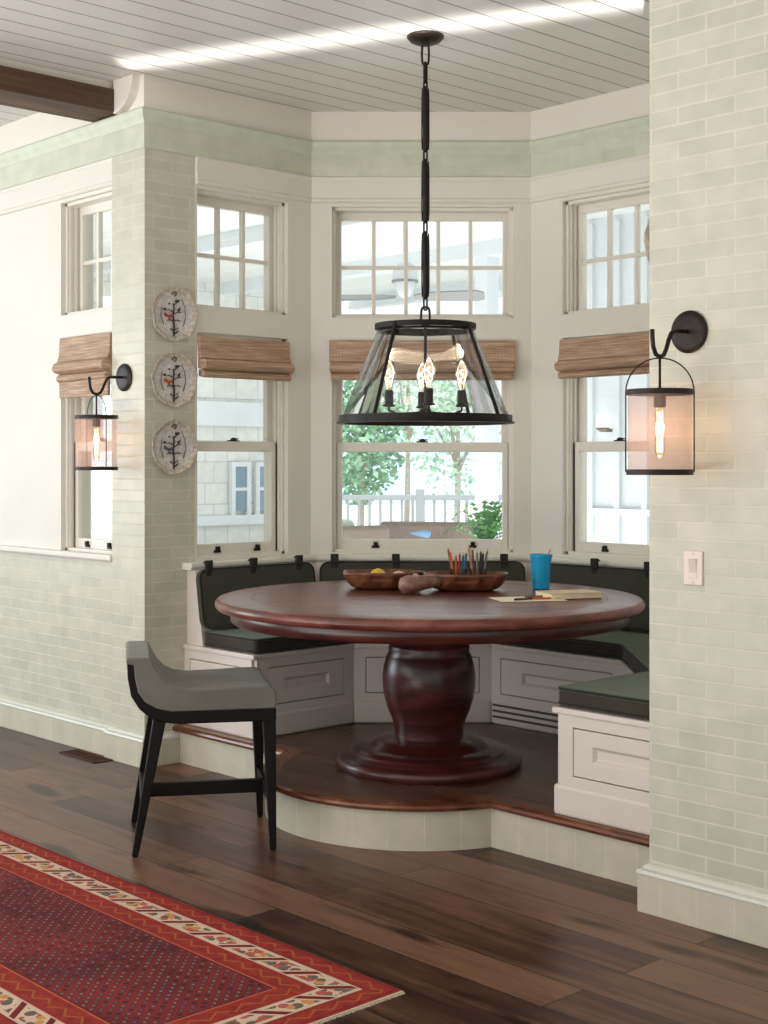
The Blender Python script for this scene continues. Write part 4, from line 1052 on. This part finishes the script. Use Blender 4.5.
tree(.55, 34, 3.3, 1.3, 1.0, 'high pale tree crown outside the middle window, above the blue hill', 'leaf2', 500, 3)
tree(-4.6, 21, 1.6, .9, 1.3, 'green shrub-like tree outside the narrow left window', 'leaf', 900, 4)
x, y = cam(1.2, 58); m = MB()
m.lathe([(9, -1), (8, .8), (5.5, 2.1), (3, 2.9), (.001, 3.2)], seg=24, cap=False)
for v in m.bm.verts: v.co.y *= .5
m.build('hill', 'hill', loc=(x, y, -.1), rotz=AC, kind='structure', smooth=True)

# ------------------------------------------------------------------ light
sc = bpy.context.scene
w = bpy.data.worlds.new('sky'); sc.world = w; w.use_nodes = True
bg = w.node_tree.nodes['Background']; bg.inputs[0].default_value = (.96, .98, 1.0, 1); bg.inputs[1].default_value = .92
def area(name, loc, target, sx, sy, power, col=(1,1,1), spread=180):
    l = bpy.data.lights.new(name, 'AREA'); l.shape = 'RECTANGLE'; l.size = sx; l.size_y = sy; l.energy = power; l.color = col; l.spread = math.radians(spread)
    o = bpy.data.objects.new(name, l); COL.objects.link(o); o.location = loc
    o.rotation_euler = (Vector(target)-Vector(loc)).to_track_quat('-Z', 'Y').to_euler(); return o
area('window_light_left', (-11, .5, 1.9), (-5.5, 3.6, 1.2), 2.6, 2.4, 105, (.78, .90, 1.0))
area('window_light_behind', (-7, -4.4, 1.9), (-5.5, 4, 1.4), 5, 3, 95, (.95, .98, 1))  # added fill lamp at the open back of the room; no window is built there
area('sunlit_floor_glow', (-4.5, -2.2, .06), (-4.5, -2.2, 3), 6, 3.6, 440, (1, .975, .94))  # added lamp facing up behind the viewer, brightens the ceiling
area('porch_bounce', (-9.5, 9.3, .3), (-9.5, 9.3, 3), 5, 4, 135, (1, .99, .97))  # added unseen lamp low on the deck, brightens the porch from below
# added narrow lamp behind the viewer in place of reflected sunlight: one bright streak across the boards
st_c = Vector((-4.55, 4.44, CEIL)); src = Vector((1.2, -3.2, 1.15)); dv = (st_c-src).normalized()
sd = Vector((.905, .425, 0)).normalized(); wv = (sd-dv*sd.dot(dv)).normalized(); hv = wv.cross(-dv)
k = area('sun_glint', src, st_c, 3.1*(1-sd.dot(dv)**2)**.5, .034, 2.6, (1, .99, .97), .45)
k.rotation_euler = Matrix((wv, (-dv).cross(wv), -dv)).transposed().to_euler()
def bulb_light(name, loc, power, col):
    l = bpy.data.lights.new(name, 'POINT'); l.energy = power; l.color = col; l.shadow_soft_size = .03
    o = bpy.data.objects.new(name, l); COL.objects.link(o); o.location = loc
for k in range(4):
    a = k*PI/2+.06+AC; bulb_light('pendant_bulb_light', (pd.x+.168*math.cos(a), pd.y+.168*math.sin(a), ZB+.22), .25, (1, .82, .62))
bulb_light('lantern_bulb_light', (-2.739, WV-.17, 1.985-.32), 1.0, (1, .7, .45)); bulb_light('lantern_bulb_light', (-6.211, WV-.17, 1.987-.32), .8, (1, .7, .45))
s = bpy.data.lights.new('sun', 'SUN'); s.energy = 3.0; s.angle = .03; s.color = (1, .96, .9)
so = bpy.data.objects.new('sun', s); COL.objects.link(so); so.rotation_euler = Vector((-.35, .45, -1)).to_track_quat('-Z', 'Y').to_euler()

# ------------------------------------------------------------------ camera
c = bpy.data.cameras.new('camera'); cam_o = bpy.data.objects.new('camera', c); COL.objects.link(cam_o)
cam_o.location = (0, 0, 1.545); cam_o.rotation_euler = (PI/2, 0, AC)
c.sensor_fit = 'HORIZONTAL'; c.sensor_width = 36; c.lens = 1400*36/768
c.shift_y = (463-512)/768; c.clip_end = 300
sc.camera = cam_o
sc.view_settings.view_transform = 'Standard'; sc.view_settings.look = 'None'; sc.view_settings.gamma = 1; sc.view_settings.use_curve_mapping = False
sc.view_settings.exposure = 0.35
